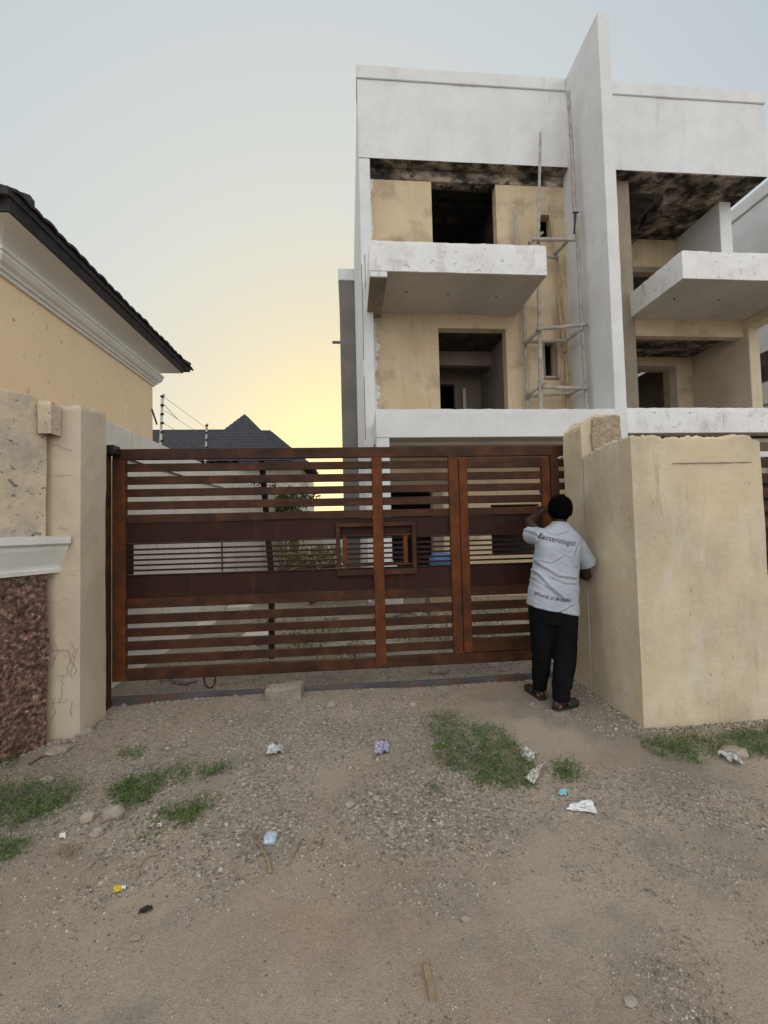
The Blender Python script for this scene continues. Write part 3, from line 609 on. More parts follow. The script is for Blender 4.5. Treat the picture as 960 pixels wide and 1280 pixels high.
# house behind
BH = thing('background_house', 'distant house with dark grey hipped roof beyond the perimeter wall', 'house', (-7, 26, 0))
bx('wall', OLDWALL, -14, -2.8, 24.6, 34, 0, 5.3, BH, 0)
def hip(name, x0, x1, y0, y1, z0, z1, rx0, rx1, ym, n=16):
    v = []; f = []
    rows = []
    for k in range(n+1):
        t = k/n
        fr = [(x0+(rx0-x0)*t, y0+(ym-y0)*t, z0+(z1-z0)*t), (x1+(rx1-x1)*t, y0+(ym-y0)*t, z0+(z1-z0)*t), (x1+(rx1-x1)*t, y1+(ym-y1)*t, z0+(z1-z0)*t), (x0+(rx0-x0)*t, y1+(ym-y1)*t, z0+(z1-z0)*t)]
        if k: rows.append([(p[0], p[1], p[2]-.04) for p in fr])   # course lip
        rows.append(fr)
    for r_ in rows: v += r_
    for k in range(len(rows)-1):
        for i in range(4): j = (i+1) % 4; f.append((4*k+i, 4*k+j, 4*k+4+j, 4*k+4+i))
    return pyobj(name, v, f, ROOF2, BH)
hip('roof', -16, -2.6, 24.3, 32, 5.45, 8.05, -14, -6.8, 27.2)
hip('roof', -9.2, -3.2, 23.9, 31, 5.5, 8.75, -6.35, -6.25, 26.2)
hip('roof', -6.2, -1.9, 23.6, 29, 5.1, 7.7, -5.5, -4.7, 26.0)
for (x, y) in ((-12, 24.5), (-5, 23.9)): pass
def leaf(v, f, p, d, up, l, wd):
    d = d.normalized(); s = d.cross(up)
    if s.length < 1e-4: s = Vector((1, 0, 0))
    s.normalize(); n_ = s.cross(d); i = len(v)
    v += [p, p+d*l*.45+s*wd*.5+n_*wd*.15, p+d*l, p+d*l*.45-s*wd*.5+n_*wd*.15]; f += [(i, i+1, i+2), (i, i+2, i+3)]
def rv(): 
    while True:
        q = Vector((rnd.uniform(-1, 1), rnd.uniform(-1, 1), rnd.uniform(-1, 1)))
        if .05 < q.length < 1: return q
def bush(name, c, rad, n, m, label, ll=.09):
    t = thing(name, label, 'shrub', (c[0], c[1], gz(c[0], c[1])))
    v = []; f = []; cs = [(Vector(c)+Vector((rv().x*rad[0], rv().y*rad[1], rv().z*rad[2])), rnd.uniform(.25, .5)) for _ in range(14)]
    for k in range(n):
        cc, rr = cs[k % len(cs)]; q = rv(); p = cc+Vector((q.x*rad[0], q.y*rad[1], q.z*rad[2]))*rr
        if p.z < .02: continue
        leaf(v, f, p, rv()+Vector((0, 0, .3)), rv(), ll*rnd.uniform(.6, 1.3), ll*.4)
    pyobj('crown', v, f, m, t)
    bm = bmesh.new()
    for k in range(6):
        q = cs[k][0]; tube(bm, [(c[0]+rnd.uniform(-.06, .06), c[1]+rnd.uniform(-.06, .06), -.05), ((c[0]+q.x)/2, (c[1]+q.y)/2, q.z*.55), tuple(q)], [.022, .015, .006], 5)
    obj('stem', bm, BARK, t)
p = onY(388, 692, 9.0); bush('yellowing_bush', (p.x, 9.0, .75), (.75, .5, .55), 2600, DRYLEAF, 'yellowing bush growing beside the perimeter wall behind the gate', .10)
p = onY(352, 604, 14.5); bush('green_shrub', (p.x, 14.5, 2.3), (1.1, .7, .9), 2200, PALM, 'dark green shrub behind the palm along the perimeter wall', .16)
PTR = thing('palm_tree', 'short palm with arching fronds near the far end of the perimeter wall', 'tree', (-1.75, 13.2, 0))
bm = bmesh.new(); tube(bm, [(-1.75, 13.2, -.1), (-1.74, 13.2, .9), (-1.70, 13.2, 1.75)], [.16, .13, .11], 9); obj('trunk', bm, BARK, PTR)
for k in range(13):
    an = 2*math.pi*k/13+rnd.uniform(-.2, .2); L = rnd.uniform(1.0, 1.4); rise = rnd.uniform(.35, .95); v = []; f = []; base = Vector((-1.70, 13.2, 1.75)); pts = []
    for j in range(13):
        t = j/12; pts.append(base+Vector((math.cos(an)*L*t, math.sin(an)*L*t, rise*1.9*t-(rise*1.5+.35)*t*t)))
    for j in range(1, 13):
        d = (pts[j]-pts[j-1]).normalized(); s = d.cross(Vector((0, 0, 1))).normalized()
        for sg in (-1, 1):
            for h in (0, .5): leaf(v, f, pts[j-1].lerp(pts[j], h), (s*sg+d*.6+Vector((0, 0, -.25+rnd.uniform(-.15, .15)))), Vector((0, 0, 1)), .38*(1-.4*j/12), .035)
    i = len(v); fr = bmesh.new(); tube(fr, pts, [.014-.0009*j for j in range(13)], 4)
    me = bpy.data.meshes.new('tmp'); fr.to_mesh(me); fr.free()
    off = len(v); v += [Vector(q.co) for q in me.vertices]; f += [tuple(a+off for a in pl.vertices) for pl in me.polygons]; bpy.data.meshes.remove(me)
    pyobj('frond', v, f, PALM, PTR)

# ------------------------------------------------------------------ stones
def stone_mesh(name, rx, ry, rz, seed, m=STONE, flatb=True):
    bm = bmesh.new(); bmesh.ops.create_icosphere(bm, subdivisions=2, radius=1)
    for q in bm.verts:
        d = 1+.28*noise.noise(q.co*1.4+Vector((seed*3.1, 0, 0)))+.12*noise.noise(q.co*3.7+Vector((0, seed*1.7, 0)))
        q.co = Vector((q.co.x*rx*d, q.co.y*ry*d, q.co.z*rz*d))
        q.co.x = round(q.co.x/(rx*.34))*rx*.34*.35+q.co.x*.65
    me = bpy.data.meshes.new(name); bm.to_mesh(me); bm.free(); me.materials.append(m); return me
def put_stone(px, py, wpx, hpx, label, m=STONE, name='stone', cat='stone', group=None, rot=None):
    p = ground(px, py); d = (p-O).length; s = wpx/F_PX*d/2
    o = bpy.data.objects.new(name, stone_mesh(name, s, s*.75, s*max(.3, hpx/wpx), px*.37+py, m)); COL.objects.link(o)
    o.location = p+Vector((0, 0, s*max(.3, hpx/wpx)*.45)); o.rotation_euler = (rnd.uniform(-.15, .15), rnd.uniform(-.15, .15), rnd.uniform(-.5, .5) if rot is None else rot)
    return tag(o, label, cat, group)
p = ground(356, 872)
blk = rough_block('concrete_block', CONC, [(p.x-.17, p.y-.07), (p.x+.15, p.y-.055), (p.x+.165, p.y+.08), (p.x-.15, p.y+.07)], p.z-.02, lambda x, y: p.z+.115+.05*(x-p.x), None, .02, .012, .012, 5)
tag(blk, 'broken concrete block lying in front of the gate track', 'concrete block')
for px, py, wp, hp, lab in ((314, -1, 0, 0, ''),):
    pass
put_stone(141, 1021, 20, 15, 'rounded pale stone between the two weed patches at left'); put_stone(109, 1027, 13, 12, 'grey angular stone left of the rounded pale stone')
put_stone(73, 941, 20, 9, 'flat grey stone at the foot of the cracked left pillar'); put_stone(105, 918, 17, 8, 'small flat stone against the base of the cracked pillar')
put_stone(121, 1044, 12, 8, 'small tan stone below the rounded pale stone'); put_stone(59, 977, 12, 6, 'tan stone above the left weed patch')
put_stone(158, 881, 10, 6, 'white stone chip beside the dark gate post'); put_stone(232, 852, 30, 9, 'flat broken slab piece behind the gate track', CONC)
put_stone(413, 884, 13, 9, 'pale stone on the gravel right of the concrete block'); put_stone(516, 883, 9, 7, 'round pebble stone before the weed patch')
put_stone(918, 944, 22, 10, 'long pale stone at the right weed strip'); put_stone(437, 1008, 10, 8, 'pale pebble stone on the dirt verge')
put_stone(582, 1149, 10, 4, 'pinkish flat stone flake on the road'); put_stone(788, 1253, 11, 3, 'white elongated chip near the bottom right of the road')
put_stone(363, 962, 9, 7, 'small tan stone below the white scrap on gravel'); put_stone(470, 1000, 8, 7, 'little stone on the verge', STONE)
# rubble and slabs in the yard
for k, (px, py, w_, h_) in enumerate(((270, 772, 60, 6), (300, 762, 26, 5), (245, 785, 40, 7), (322, 800, 34, 8))):
    p = ground(px, py); bm = bmesh.new(); L = w_/F_PX*p.y; box(bm, p.x-L/2, p.x+L/2, p.y-.18, p.y+.18, p.z-.02, p.z+.09, .012)
    tag(obj('paving_slab', bm, OLDWALL), 'pale concrete slab lying in the yard behind the gate', 'slab', 'loose slabs in the yard')
for k in range(70):
    x = rnd.uniform(-2.1, 3.4); y = rnd.uniform(4.5, 7.5); s = rnd.uniform(.03, .12)
    o = bpy.data.objects.new('rubble', stone_mesh('rubble', s, s*.8, s*.5, k, CONC if k % 3 else STONE)); COL.objects.link(o); o.location = (x, y, gz(x, y)+s*.2); o.rotation_euler = (rnd.uniform(-.3, .3), rnd.uniform(-.3, .3), rnd.uniform(0, 6))
    tag(o, 'lump of broken masonry lying in the yard behind the gate', 'rubble', 'rubble in the yard')
# sacks stored under the carport
p = onY(470, 715, 8.3); 
def lumpy(name, c, r3, m, label, cat, seed):
    bm = bmesh.new(); bmesh.ops.create_icosphere(bm, subdivisions=3, radius=1)
    for q in bm.verts:
        d = 1+.18*noise.noise(q.co*1.7+Vector((seed, 0, 0)))+.05*noise.noise(q.co*5)
        s_ = lambda t: math.copysign(abs(t)**.6, t)
        q.co = Vector((c[0]+s_(q.co.x)*r3[0]*d, c[1]+s_(q.co.y)*r3[1]*d, c[2]+s_(q.co.z)*r3[2]*d))
    return tag(obj(name, bm, m, None, True), label, cat)
lumpy('white_sack', (.60, 7.25, .50), (.28, .2, .50), CLOTHW, 'white sack leaning at the carport column seen through the square grille', 'sack', 1)
lumpy('white_sack', (.40, 5.0, .09), (.33, .12, .09), CLOTHW, 'white sack lying on the ground just inside the gate', 'sack', 7)
lumpy('blue_container', (1.62, 7.4, .95), (.20, .18, .14), BLUE, 'blue plastic container standing on the pallet in the carport', 'container', 2)
lumpy('pale_bag', (1.66, 7.4, .72), (.22, .18, .09), BLUEF, 'pale blue bag under the blue plastic container', 'bag', 3)
tag(bx('pallet', WOOD, 1.35, 1.95, 7.2, 7.7, 0, .63, None, .01), 'wooden crate under the pale blue bag in the carport', 'crate')

# ------------------------------------------------------------------ gravel and weeds
def dens(x, y):
    d = .40+.75*noise.noise(Vector((x*1.1, y*1.1, 5)))+.45*noise.noise(Vector((x*3.1, y*3.1, 8)))
    if 2.6 < y < 4.05: d += .45*math.exp(-((x+.9)/1.7)**2)
    if y > 4.2: d += .25
    if 1.9 < y < 2.5: d -= .15
    return d
v0 = np.array([(-1, -.8, -.5), (1, -.8, -.6), (.9, .9, -.5), (-.9, .8, -.5), (-.7, -.6, .5), (.6, -.7, .6), (.7, .6, .5), (-.6, .7, .6)])
f0 = [(0, 3, 2, 1), (4, 5, 6, 7), (0, 1, 5, 4), (1, 2, 6, 5), (2, 3, 7, 6), (3, 0, 4, 7)]
rs = np.random.RandomState(3)
def scatter(n, ylo, yhi, ypow, dfun, smin, smax, xl=None, xr=None):
    out = []; t = 0
    while len(out) < n and t < n*8:
        t += 1
        y = ylo+rs.rand()**ypow*(yhi-ylo); x = (rs.rand()-.5)*2*(y*1.02+.3)+.1
        if rs.rand() > dfun(x, y): continue
        if x < -2.15-max(0, (3.5-y))*.5 or (x > 2.15 and 3.02 < y < 4.1): continue
        s_ = smin+(smax-smin)*rs.rand()**2.2
        out.append((x, y, gz(x, y)+.006*noise.noise(Vector((x*9, y*9, 2)))+s_*.15, s_))
    return out
def d_verge(x, y):
    edge = 1.75+.25*noise.noise(Vector((x*1.3, 4, 1)))+.12*max(0, x)      # where the loose apron meets the packed road
    d = .42+.9*noise.noise(Vector((x*1.2, y*1.6, 5)))+.7*noise.noise(Vector((x*4, y*4, 8)))+.35*math.exp(-((x+.5)/1.5)**2)
    if x > .9: d -= .35
    return d*min(1, max(.0, (y-edge)/.9))
def d_road(x, y):
    d = .02+1.1*noise.noise(Vector((x*1.15+2, y*1.5, 15)))+.55*noise.noise(Vector((x*4.1, y*4.1, 18)))
    return max(.035, d+(.16 if x > -.05 else -.12))
def d_back(x, y): return .6+.6*noise.noise(Vector((x*1.5, y*1.5, 25)))
PB_ = scatter(64000, 1.5, 4.12, 1.0, d_verge, .0022, .0080)+scatter(52000, .9, 2.7, 1.1, d_road, .0013, .0048)+scatter(150, 1.95, 3.7, 1.0, d_verge, .011, .026)+scatter(14, 1.2, 2.0, 1.0, d_road, .007, .012)+scatter(16000, 4.1, 6.5, 1.5, d_back, .005, .016)
def foot_line(a, b, n, out):   # grit gathered along the foot of a wall
    for _ in range(n):
        t = rs.rand(); o_ = abs(rs.randn())*.035; x = a[0]+(b[0]-a[0])*t+out[0]*o_; y = a[1]+(b[1]-a[1])*t+out[1]*o_
        s_ = .003+.012*rs.rand()**3; PB_.append((x, y, gz(x, y)+s_*.2, s_))
foot_line((2.18, 3.05), (3.4, 3.03), 900, (0, -1)); foot_line((2.17, 3.06), (2.155, 4.0), 900, (-1, 0)); foot_line((-2.42, 3.56), (-2.15, 3.56), 260, (0, -1)); foot_line((-2.15, 3.57), (-2.16, 3.95), 300, (1, 0)); foot_line((-2.37, 3.5), (-3.0, 2.2), 500, (.85, -.4)); foot_line((-2.1, 4.09), (2.1, 4.09), 900, (0, -1))
A = np.array(PB_); cnt = len(A)
ang = rs.rand(cnt)*6.283; ca, sa = np.cos(ang)[:, None], np.sin(ang)[:, None]; sz = A[:, 3:4]
q = v0[None]*(1+.45*(rs.rand(cnt, 8, 3)-.5)); q[:, :, 0] *= sz; q[:, :, 1] *= sz*(.55+.45*rs.rand(cnt, 1)); q[:, :, 2] *= sz*(.4+.45*rs.rand(cnt, 1))
V_ = np.stack([q[:, :, 0]*ca-q[:, :, 1]*sa+A[:, 0:1], q[:, :, 0]*sa+q[:, :, 1]*ca+A[:, 1:2], q[:, :, 2]+A[:, 2:3]], 2).reshape(-1, 3).astype(np.float32)
Fq = (np.array(f0)[None]+8*np.arange(cnt)[:, None, None]).reshape(-1)
me = bpy.data.meshes.new('gravel'); me.vertices.add(len(V_)); me.vertices.foreach_set('co', V_.ravel())
me.loops.add(len(Fq)); me.loops.foreach_set('vertex_index', Fq.astype(np.int32)); me.polygons.add(len(Fq)//4); me.polygons.foreach_set('loop_start', np.arange(0, len(Fq), 4, dtype=np.int32))
me.update(); me.validate(); go = link('gravel', me, GRAVEL); tag(go, 'loose grey gravel and grit scattered over the dusty ground', None, kind='stuff'); 

def inpoly(x, y, poly):
    c = False; n = len(poly); j = n-1
    for i in range(n):
        xi, yi = poly[i]; xj, yj = poly[j]
        if (yi > y) != (yj > y) and x < (xj-xi)*(y-yi)/(yj-yi)+xi: c = not c
        j = i
    return c
PATCH = [([(533, 900), (548, 890), (575, 892), (588, 905), (620, 908), (640, 918), (652, 938), (668, 960), (665, 985), (640, 982), (612, 986), (592, 990), (600, 968), (570, 962), (538, 955), (545, 935)], 5200, 1.0),
         ([(690, 958), (715, 952), (726, 968), (712, 977), (692, 972)], 500, .9),
         ([(-60, 990), (0, 985), (60, 978), (112, 985), (105, 1005), (60, 1020), (20, 1035), (-60, 1050)], 3600, 1.3), ([(-40, 1058), (20, 1055), (38, 1062), (10, 1074), (-40, 1080)], 700, 1),
         ([(137, 985), (170, 972), (203, 968), (205, 985), (180, 1005), (160, 1010), (140, 1000)], 1500, 1), ([(195, 1014), (228, 1012), (270, 998), (268, 1006), (240, 1020), (243, 1030), (222, 1030), (200, 1024)], 700, .9),
         ([(148, 944), (178, 934), (180, 940), (155, 950)], 200, .7), ([(210, 965), (230, 955), (244, 958), (228, 975), (212, 977)], 260, .7), ([(248, 968), (280, 950), (287, 964), (258, 976)], 300, .7),
         ([(796, 926), (830, 921), (880, 920), (930, 912), (1000, 908), (1000, 948), (940, 948), (900, 940), (860, 955), (820, 945)], 4200, 1), ([(0, 948), (16, 945), (18, 958), (0, 964)], 200, .8),
         ([(535, 983), (555, 978), (548, 990)], 120, .7), ([(160, 1052), (185, 1040), (200, 1046), (170, 1058)], 60, .6)]
v = []; f = []
for poly, n, hs in PATCH:
    x0 = min(p[0] for p in poly); x1 = max(p[0] for p in poly); y0 = min(p[1] for p in poly); y1 = max(p[1] for p in poly); k = 0; t = 0
    while k < n and t < n*12:
        t += 1
        px = rnd.uniform(x0-6, x1+6); py = rnd.uniform(y0-4, y1+4)
        nn = noise.noise(Vector((px*.07, py*.14, 3)))
        if not inpoly(px+nn*10, py+nn*6, poly): continue
        if noise.noise(Vector((px*.09, py*.2, 9))) < -.02: continue
        if rnd.random() < .22: k += 1; continue
        p = ground(px, py); p.z += .003+rnd.random()**1.8*.040*hs; p.x += rnd.gauss(0, .02)*(2.5 if rnd.random() < .15 else 1); p.y += rnd.gauss(0, .03)*(2 if rnd.random() < .15 else 1)
        an = rnd.uniform(0, 6.283); d = Vector((math.cos(an), math.sin(an), rnd.uniform(-.1, .5)))
        if rnd.random() < .25: leaf(v, f, p, Vector((d.x*.5, d.y*.5, 1)), rv(), rnd.uniform(.02, .05), .004)
        else: leaf(v, f, p, d, Vector((rnd.uniform(-.4, .4), rnd.uniform(-.4, .4), 1)), rnd.uniform(.012, .027), rnd.uniform(.006, .013))
        k += 1
for k in range(9000):   # yard weeds behind the gate
    x = rnd.uniform(-1.6, 3.2); y = 4.75+rnd.random()*3.3
    if noise.noise(Vector((x*.9, y*1.3, 33))) < .08: continue
    leaf(v, f, Vector((x, y, gz(x, y)+rnd.random()*.15)), Vector((rnd.uniform(-1, 1), rnd.uniform(-1, 1), rnd.uniform(0, 1))), Vector((0, 0, 1)), rnd.uniform(.03, .06), .02)
wd = pyobj('weeds', v, f, LEAF); tag(wd, 'low green creeping weeds in patches on the verge and yard', None, kind='stuff')
v = []; f = []
p = ground(87, 1067)
for k in range(160): leaf(v, f, p+Vector((rnd.gauss(0, .03), rnd.gauss(0, .02), rnd.random()*.035)), rv(), rv(), rnd.uniform(.012, .03), .004)
tag(pyobj('dry_weed', v, f, WOOD), 'small dried brown weed below the left weed patch', 'plant', kind='stuff')

# ------------------------------------------------------------------ litter
def sheet_litter(name, pix, m, label, cat, lift=.012, crumple=.01, n=9, seed=0):
    """a thin crumpled scrap: outline given by four corners on the ground, really lying there"""
    c = [ground(x, y) for x, y in pix]; v = []; f = []
    for j in range(n+1):
        for i in range(n+1):
            u, t = i/n, j/n; p = (c[0]*(1-u)+c[1]*u)*(1-t)+(c[3]*(1-u)+c[2]*u)*t
            e_ = noise.noise(Vector((u*3.5+seed, t*3.5, seed)))+.6*noise.noise(Vector((u*8, t*8+seed, 2)))
            edge = 1 if 0 < i < n and 0 < j < n else .8
            v.append((p.x+.25*crumple*noise.noise(Vector((u*5, t*5, seed+4))), p.y+.25*crumple*e_, gz(p.x, p.y)+lift+crumple*edge*(e_+.35)))
    for j in range(n):
        for i in range(n): a = j*(n+1)+i; f.append((a, a+1, a+n+2, a+n+1))
    o = pyobj(name, v, f, m); md = o.modifiers.new('thickness', 'SOLIDIFY'); md.thickness = .0012; return tag(o, label, cat)
pp = sheet_litter('paper_sheet', [(708, 1014), (714, 1007), (739, 1001), (747, 1019)], PAPER, 'torn white paper with faint writing lying on the road', 'paper', .008, .008, 10, 3)
bm = bmesh.new()
c = [ground(x, y) for x, y in ((713, 1015), (719, 1008), (737, 1005), (743, 1017))]
tree = BVHTree.FromPolygons([q.co.copy() for q in pp.data.vertices], [tuple(q.vertices) for q in pp.data.polygons])
for r_ in range(4):
    pts = []
    for i in range(15):
        u = i/14*.8+.1; t = .18+.2*r_; q = (c[0]*(1-u)+c[3]*u)*(1-t)+(c[1]*(1-u)+c[2]*u)*t
        h = tree.ray_cast(Vector((q.x+rnd.uniform(-.003, .003), q.y+rnd.uniform(-.004, .004), 1)), Vector((0, 0, -1)))[0]
        if h is not None and rnd.random() < .8: pts.append(h+Vector((0, 0, .001)))
        elif len(pts) > 1: tube(bm, pts, .0012, 4); pts = []
        else: pts = []
    if len(pts) > 1: tube(bm, pts, .0012, 4)
obj('scribbled_lines', bm, INK, pp)
sheet_litter('cyan_scrap', [(698, 995), (700, 989), (708, 988), (708, 996)], CYAN, 'small cyan plastic scrap on the dirt near the white paper', 'scrap', .006, .012, 6, 8)
sheet_litter('plastic_film', [(655, 977), (676, 960), (682, 957), (668, 986)], FILM, 'pale torn plastic film lying on the edge of the weed patch', 'plastic film', .02, .02, 9, 5)
sheet_litter('plastic_wrapper', [(650, 946), (655, 938), (672, 944), (662, 959)], FILMG, 'grey white crumpled wrapper at the right tip of the weed patch', 'wrapper', .015, .03, 9, 12)
sheet_litter('printed_wrapper', [(468, 946), (469, 931), (486, 928), (487, 943)], PURPLE, 'crumpled purple and white wrapper on the gravel before the gate', 'wrapper', .012, .03, 10, 15)
sheet_litter('clear_wrapper', [(333, 946), (335, 936), (353, 934), (355, 943)], FILMG, 'crumpled whitish clear wrapper on the gravel below the concrete block', 'wrapper', .012, .025, 9, 19)
sheet_litter('grey_plastic_bag', [(897, 948), (910, 943), (925, 952), (930, 961)], FILMG, 'crumpled grey lilac plastic bag by the right weed strip', 'plastic bag', .015, .04, 11, 23)
o = lumpy('water_sachet', tuple(ground(338, 1050)+Vector((0, 0, .012))), (.032, .040, .014), BLUEF, 'empty white and blue drinking water sachet on the verge', 'sachet', 9)
sheet_litter('yellow_packet', [(141, 1118), (142, 1110), (152, 1109), (153, 1116)], YELLOW, 'bright yellow packet on the road at the left', 'packet', .006, .01, 6, 27)
sheet_litter('white_scrap', [(152, 1114), (152, 1110), (157, 1109), (157, 1113)], PAPER, 'tiny white scrap touching the yellow packet', 'scrap', .008, .006, 4, 29)
sheet_litter('black_scrap', [(173, 1145), (175, 1138), (190, 1134), (191, 1139)], BLACK, 'black rubber scrap on the road below the yellow packet', 'scrap', .006, .008, 6, 31)
sheet_litter('tan_fragment', [(160, 1178), (163, 1172), (176, 1169), (175, 1177)], STONE, 'flat tan fragment on the road below the black scrap', 'fragment', .004, .004, 6, 35)
sheet_litter('white_scrap', [(74, 1050), (75, 1045), (82, 1044), (82, 1050)], PAPER, 'white scrap below the left weed patch', 'scrap', .008, .01, 5, 37)
sheet_litter('white_scrap', [(196, 1035), (197, 1031), (202, 1031), (202, 1036)], PAPER, 'white scrap at the lower edge of the middle weed patch', 'scrap', .008, .008, 5, 39)
def stick(pix, r0, r1, label, m=WOOD):
    pts = [ground(x, y, .008) for x, y in pix]; bm = bmesh.new(); n = len(pts); tube(bm, pts, [r0+(r1-r0)*i/(n-1) for i in range(n)], 6); return tag(obj('stick', bm, m, None, True), label, 'stick')
stick([(315, 1046), (322, 1056), (331, 1068), (336, 1080), (338, 1093)], .005, .007, 'curved dry stick beside the water sachet')
stick([(376, 1054), (368, 1068), (361, 1084)], .004, .003, 'thin straight twig right of the water sachet'); stick([(386, 1066), (396, 1059), (404, 1053)], .004, .003, 'short twig pointing up to the right on the verge')
stick([(172, 1100), (174, 1085), (184, 1072), (200, 1070)], .004, .003, 'thin bent twig above the yellow packet'); stick([(36, 957), (48, 950), (53, 947)], .010, .007, 'short dark stick at the foot of the left wall', BARK)
a, b = ground(532, 1206), ground(541, 1252); d = (b-a).normalized(); s = d.cross(Vector((0, 0, 1))).normalized()*.011
bm = bmesh.new(); vs = [bm.verts.new(q) for q in (a-s, a+s, b+s, b-s, a-s+Vector((0, 0, .012)), a+s+Vector((0, 0, .012)), b+s+Vector((0, 0, .012)), b-s+Vector((0, 0, .012)))]
for q in ((3, 2, 1, 0), (4, 5, 6, 7), (0, 1, 5, 4), (1, 2, 6, 5), (2, 3, 7, 6), (3, 0, 4, 7)): bm.faces.new([vs[i] for i in q])
tag(obj('wood_lath', bm, WOOD), 'short flat wooden lath half buried in the road', 'lath')

# ------------------------------------------------------------------ person
def baked(bm, voxel, smooth=2):
    me = bpy.data.meshes.new('tmp'); bmesh.ops.recalc_face_normals(bm, faces=bm.faces[:]); bm.to_mesh(me); bm.free()
    o = bpy.data.objects.new('tmp', me); COL.objects.link(o)
    md = o.modifiers.new('r', 'REMESH'); md.mode = 'VOXEL'; md.voxel_size = voxel
    if smooth: sm = o.modifiers.new('s', 'SMOOTH'); sm.iterations = smooth; sm.factor = .5
    dg = bpy.context.evaluated_depsgraph_get(); dg.update(); ev = o.evaluated_get(dg)
    out = bpy.data.meshes.new_from_object(ev); bpy.data.objects.remove(o); bpy.data.meshes.remove(me)
    out.polygons.foreach_set('use_smooth', [True]*len(out.polygons)); return out
def ball(bm, c, r, seg=14):
    r = r if isinstance(r, tuple) else (r, r, r)
    bmesh.ops.create_uvsphere(bm, u_segments=seg, v_segments=max(6, seg*2//3), radius=1, matrix=Matrix.Translation(c) @ Matrix.Diagonal((*r, 1)))
def limb(bm, pts, rad, seg=14):
    for p, r in zip(pts, rad): ball(bm, p, r*.999, seg)
    for i in range(len(pts)-1): tube(bm, [pts[i], pts[i+1]], [rad[i], rad[i+1]], seg)
def loft(bm, rings, seg=28):
    """rings: (centre, rx, ry, yaw, power)"""
    R_ = []
    for c, rx, ry, yw, pw in rings:
        row = []
        for k in range(seg):
            t = 2*math.pi*k/seg; ct, st = math.cos(t), math.sin(t)
            x = math.copysign(abs(ct)**pw, ct)*rx; y = math.copysign(abs(st)**pw, st)*ry
            row.append(bm.verts.new((c[0]+x*math.cos(yw)-y*math.sin(yw), c[1]+x*math.sin(yw)+y*math.cos(yw), c[2]+(c[3]*x if len(c) > 3 else 0))))
        R_.append(row)
    for a, b in zip(R_, R_[1:]):
        for k in range(seg): bm.faces.new((a[k], a[(k+1) % seg], b[(k+1) % seg], b[k]))
    bm.faces.new(R_[0][::-1]); bm.faces.new(R_[-1])
def at(px, py, Y): return onY(px, py, Y)
PF = ground(677, 874)                      # left heel
PR = ground(706, 886)                      # right foot
PB = thing('person', 'person in a pale grey shirt and black trousers reaching up to the gate lock', 'person', (1.72, 3.55, 0))
yb = 3.52
hipL, hipR = at(677, 772, yb), at(705, 776, yb-.02)
kneeL, kneeR = at(677, 822, yb+.03), at(706, 828, yb-.06)
ankL, ankR = Vector((PF.x, PF.y+.03, PF.z+.085)), Vector((PR.x-.035, PR.y+.0, PR.z+.085))
pel = at(691, 758, yb-.01); waist = at(693, 725, yb-.01); chest = at(699, 690, yb+.01); neck = at(700, 661, yb+.04); head = at(699, 638, yb+.06)
shL, shR = at(675, 668, yb+.03), at(728, 684, yb-.02)
elL, wrL, haL = at(661, 652, yb+.27), at(676, 640, yb+.44), at(684, 639, yb+.50)
elR, wrR = at(733, 720, yb+.10), at(722, 718, yb+.36)
bm = bmesh.new()
limb(bm, [hipL, kneeL, ankL], [.085, .058, .040]); limb(bm, [hipR, kneeR, ankR], [.085, .058, .040])
limb(bm, [pel, waist, chest], [.12, .11, .115], 18); ball(bm, chest+Vector((0, 0, .02)), (.13, .09, .11), 18)
limb(bm, [chest+Vector((0, .02, .08)), neck, head+Vector((0, -.01, -.06))], [.09, .058, .056])
ball(bm, head, (.077, .095, .105), 20); ball(bm, head+Vector((0, .045, -.055)), (.056, .055, .055), 14)              # skull, jaw
ball(bm, head+Vector((0, .100, -.018)), (.014, .020, .024), 10); ball(bm, head+Vector((0, .085, -.065)), (.026, .016, .009), 10)  # nose, lips
ball(bm, head+Vector((0, .093, -.077)), (.022, .014, .009), 10)
ball(bm, head+Vector((0, .082, .018)), (.055, .016, .010), 10)   # brow
for s in (-1, 1): ball(bm, head+Vector((s*.080, -.005, -.012)), (.010, .020, .030), 10); ball(bm, head+Vector((s*.032, .084, .0)), (.014, .010, .009), 8)
limb(bm, [shL+Vector((0, .02, -.015)), elL, wrL], [.050, .042, .029]); limb(bm, [shR+Vector((-.02, 0, -.03)), elR, wrR], [.050, .043, .029])
def hand(bm, wr, d, up, curl, side):
    d = d.normalized(); s = d.cross(up).normalized(); n_ = s.cross(d)
    limb(bm, [wr, wr+d*.045, wr+d*.085], [.027, .030, .028], 10)
    for k, (o_, L) in enumerate(((-.027, .070), (-.009, .080), (.009, .076), (.026, .060))):
        p = wr+d*.088+s*o_; pts = [p]; dd = d.copy(); 
        for j, fr in enumerate((.42, .32, .26)):
            dd = (dd-n_*math.sin(curl*(.7+.15*k)*(.8+.2*j))).normalized(); pts.append(pts[-1]+dd*L*fr)
        limb(bm, pts, [.0095, .009, .0082, .0072], 8)
    p = wr+d*.035+s*(-.027*side); q = p+(s*(-side)*.6+d*.7-n_*.3).normalized()*.034; q2 = q+(d*.9-n_*.5).normalized()*.030
    limb(bm, [p, q, q2], [.012, .0105, .0085], 8)
hand(bm, wrL, Vector((.75, .45, .25)), Vector((0, -.4, 1)), .6, 1); hand(bm, wrR, Vector((-.2, 1, .2)), Vector((1, 0, .2)), .6, -1)
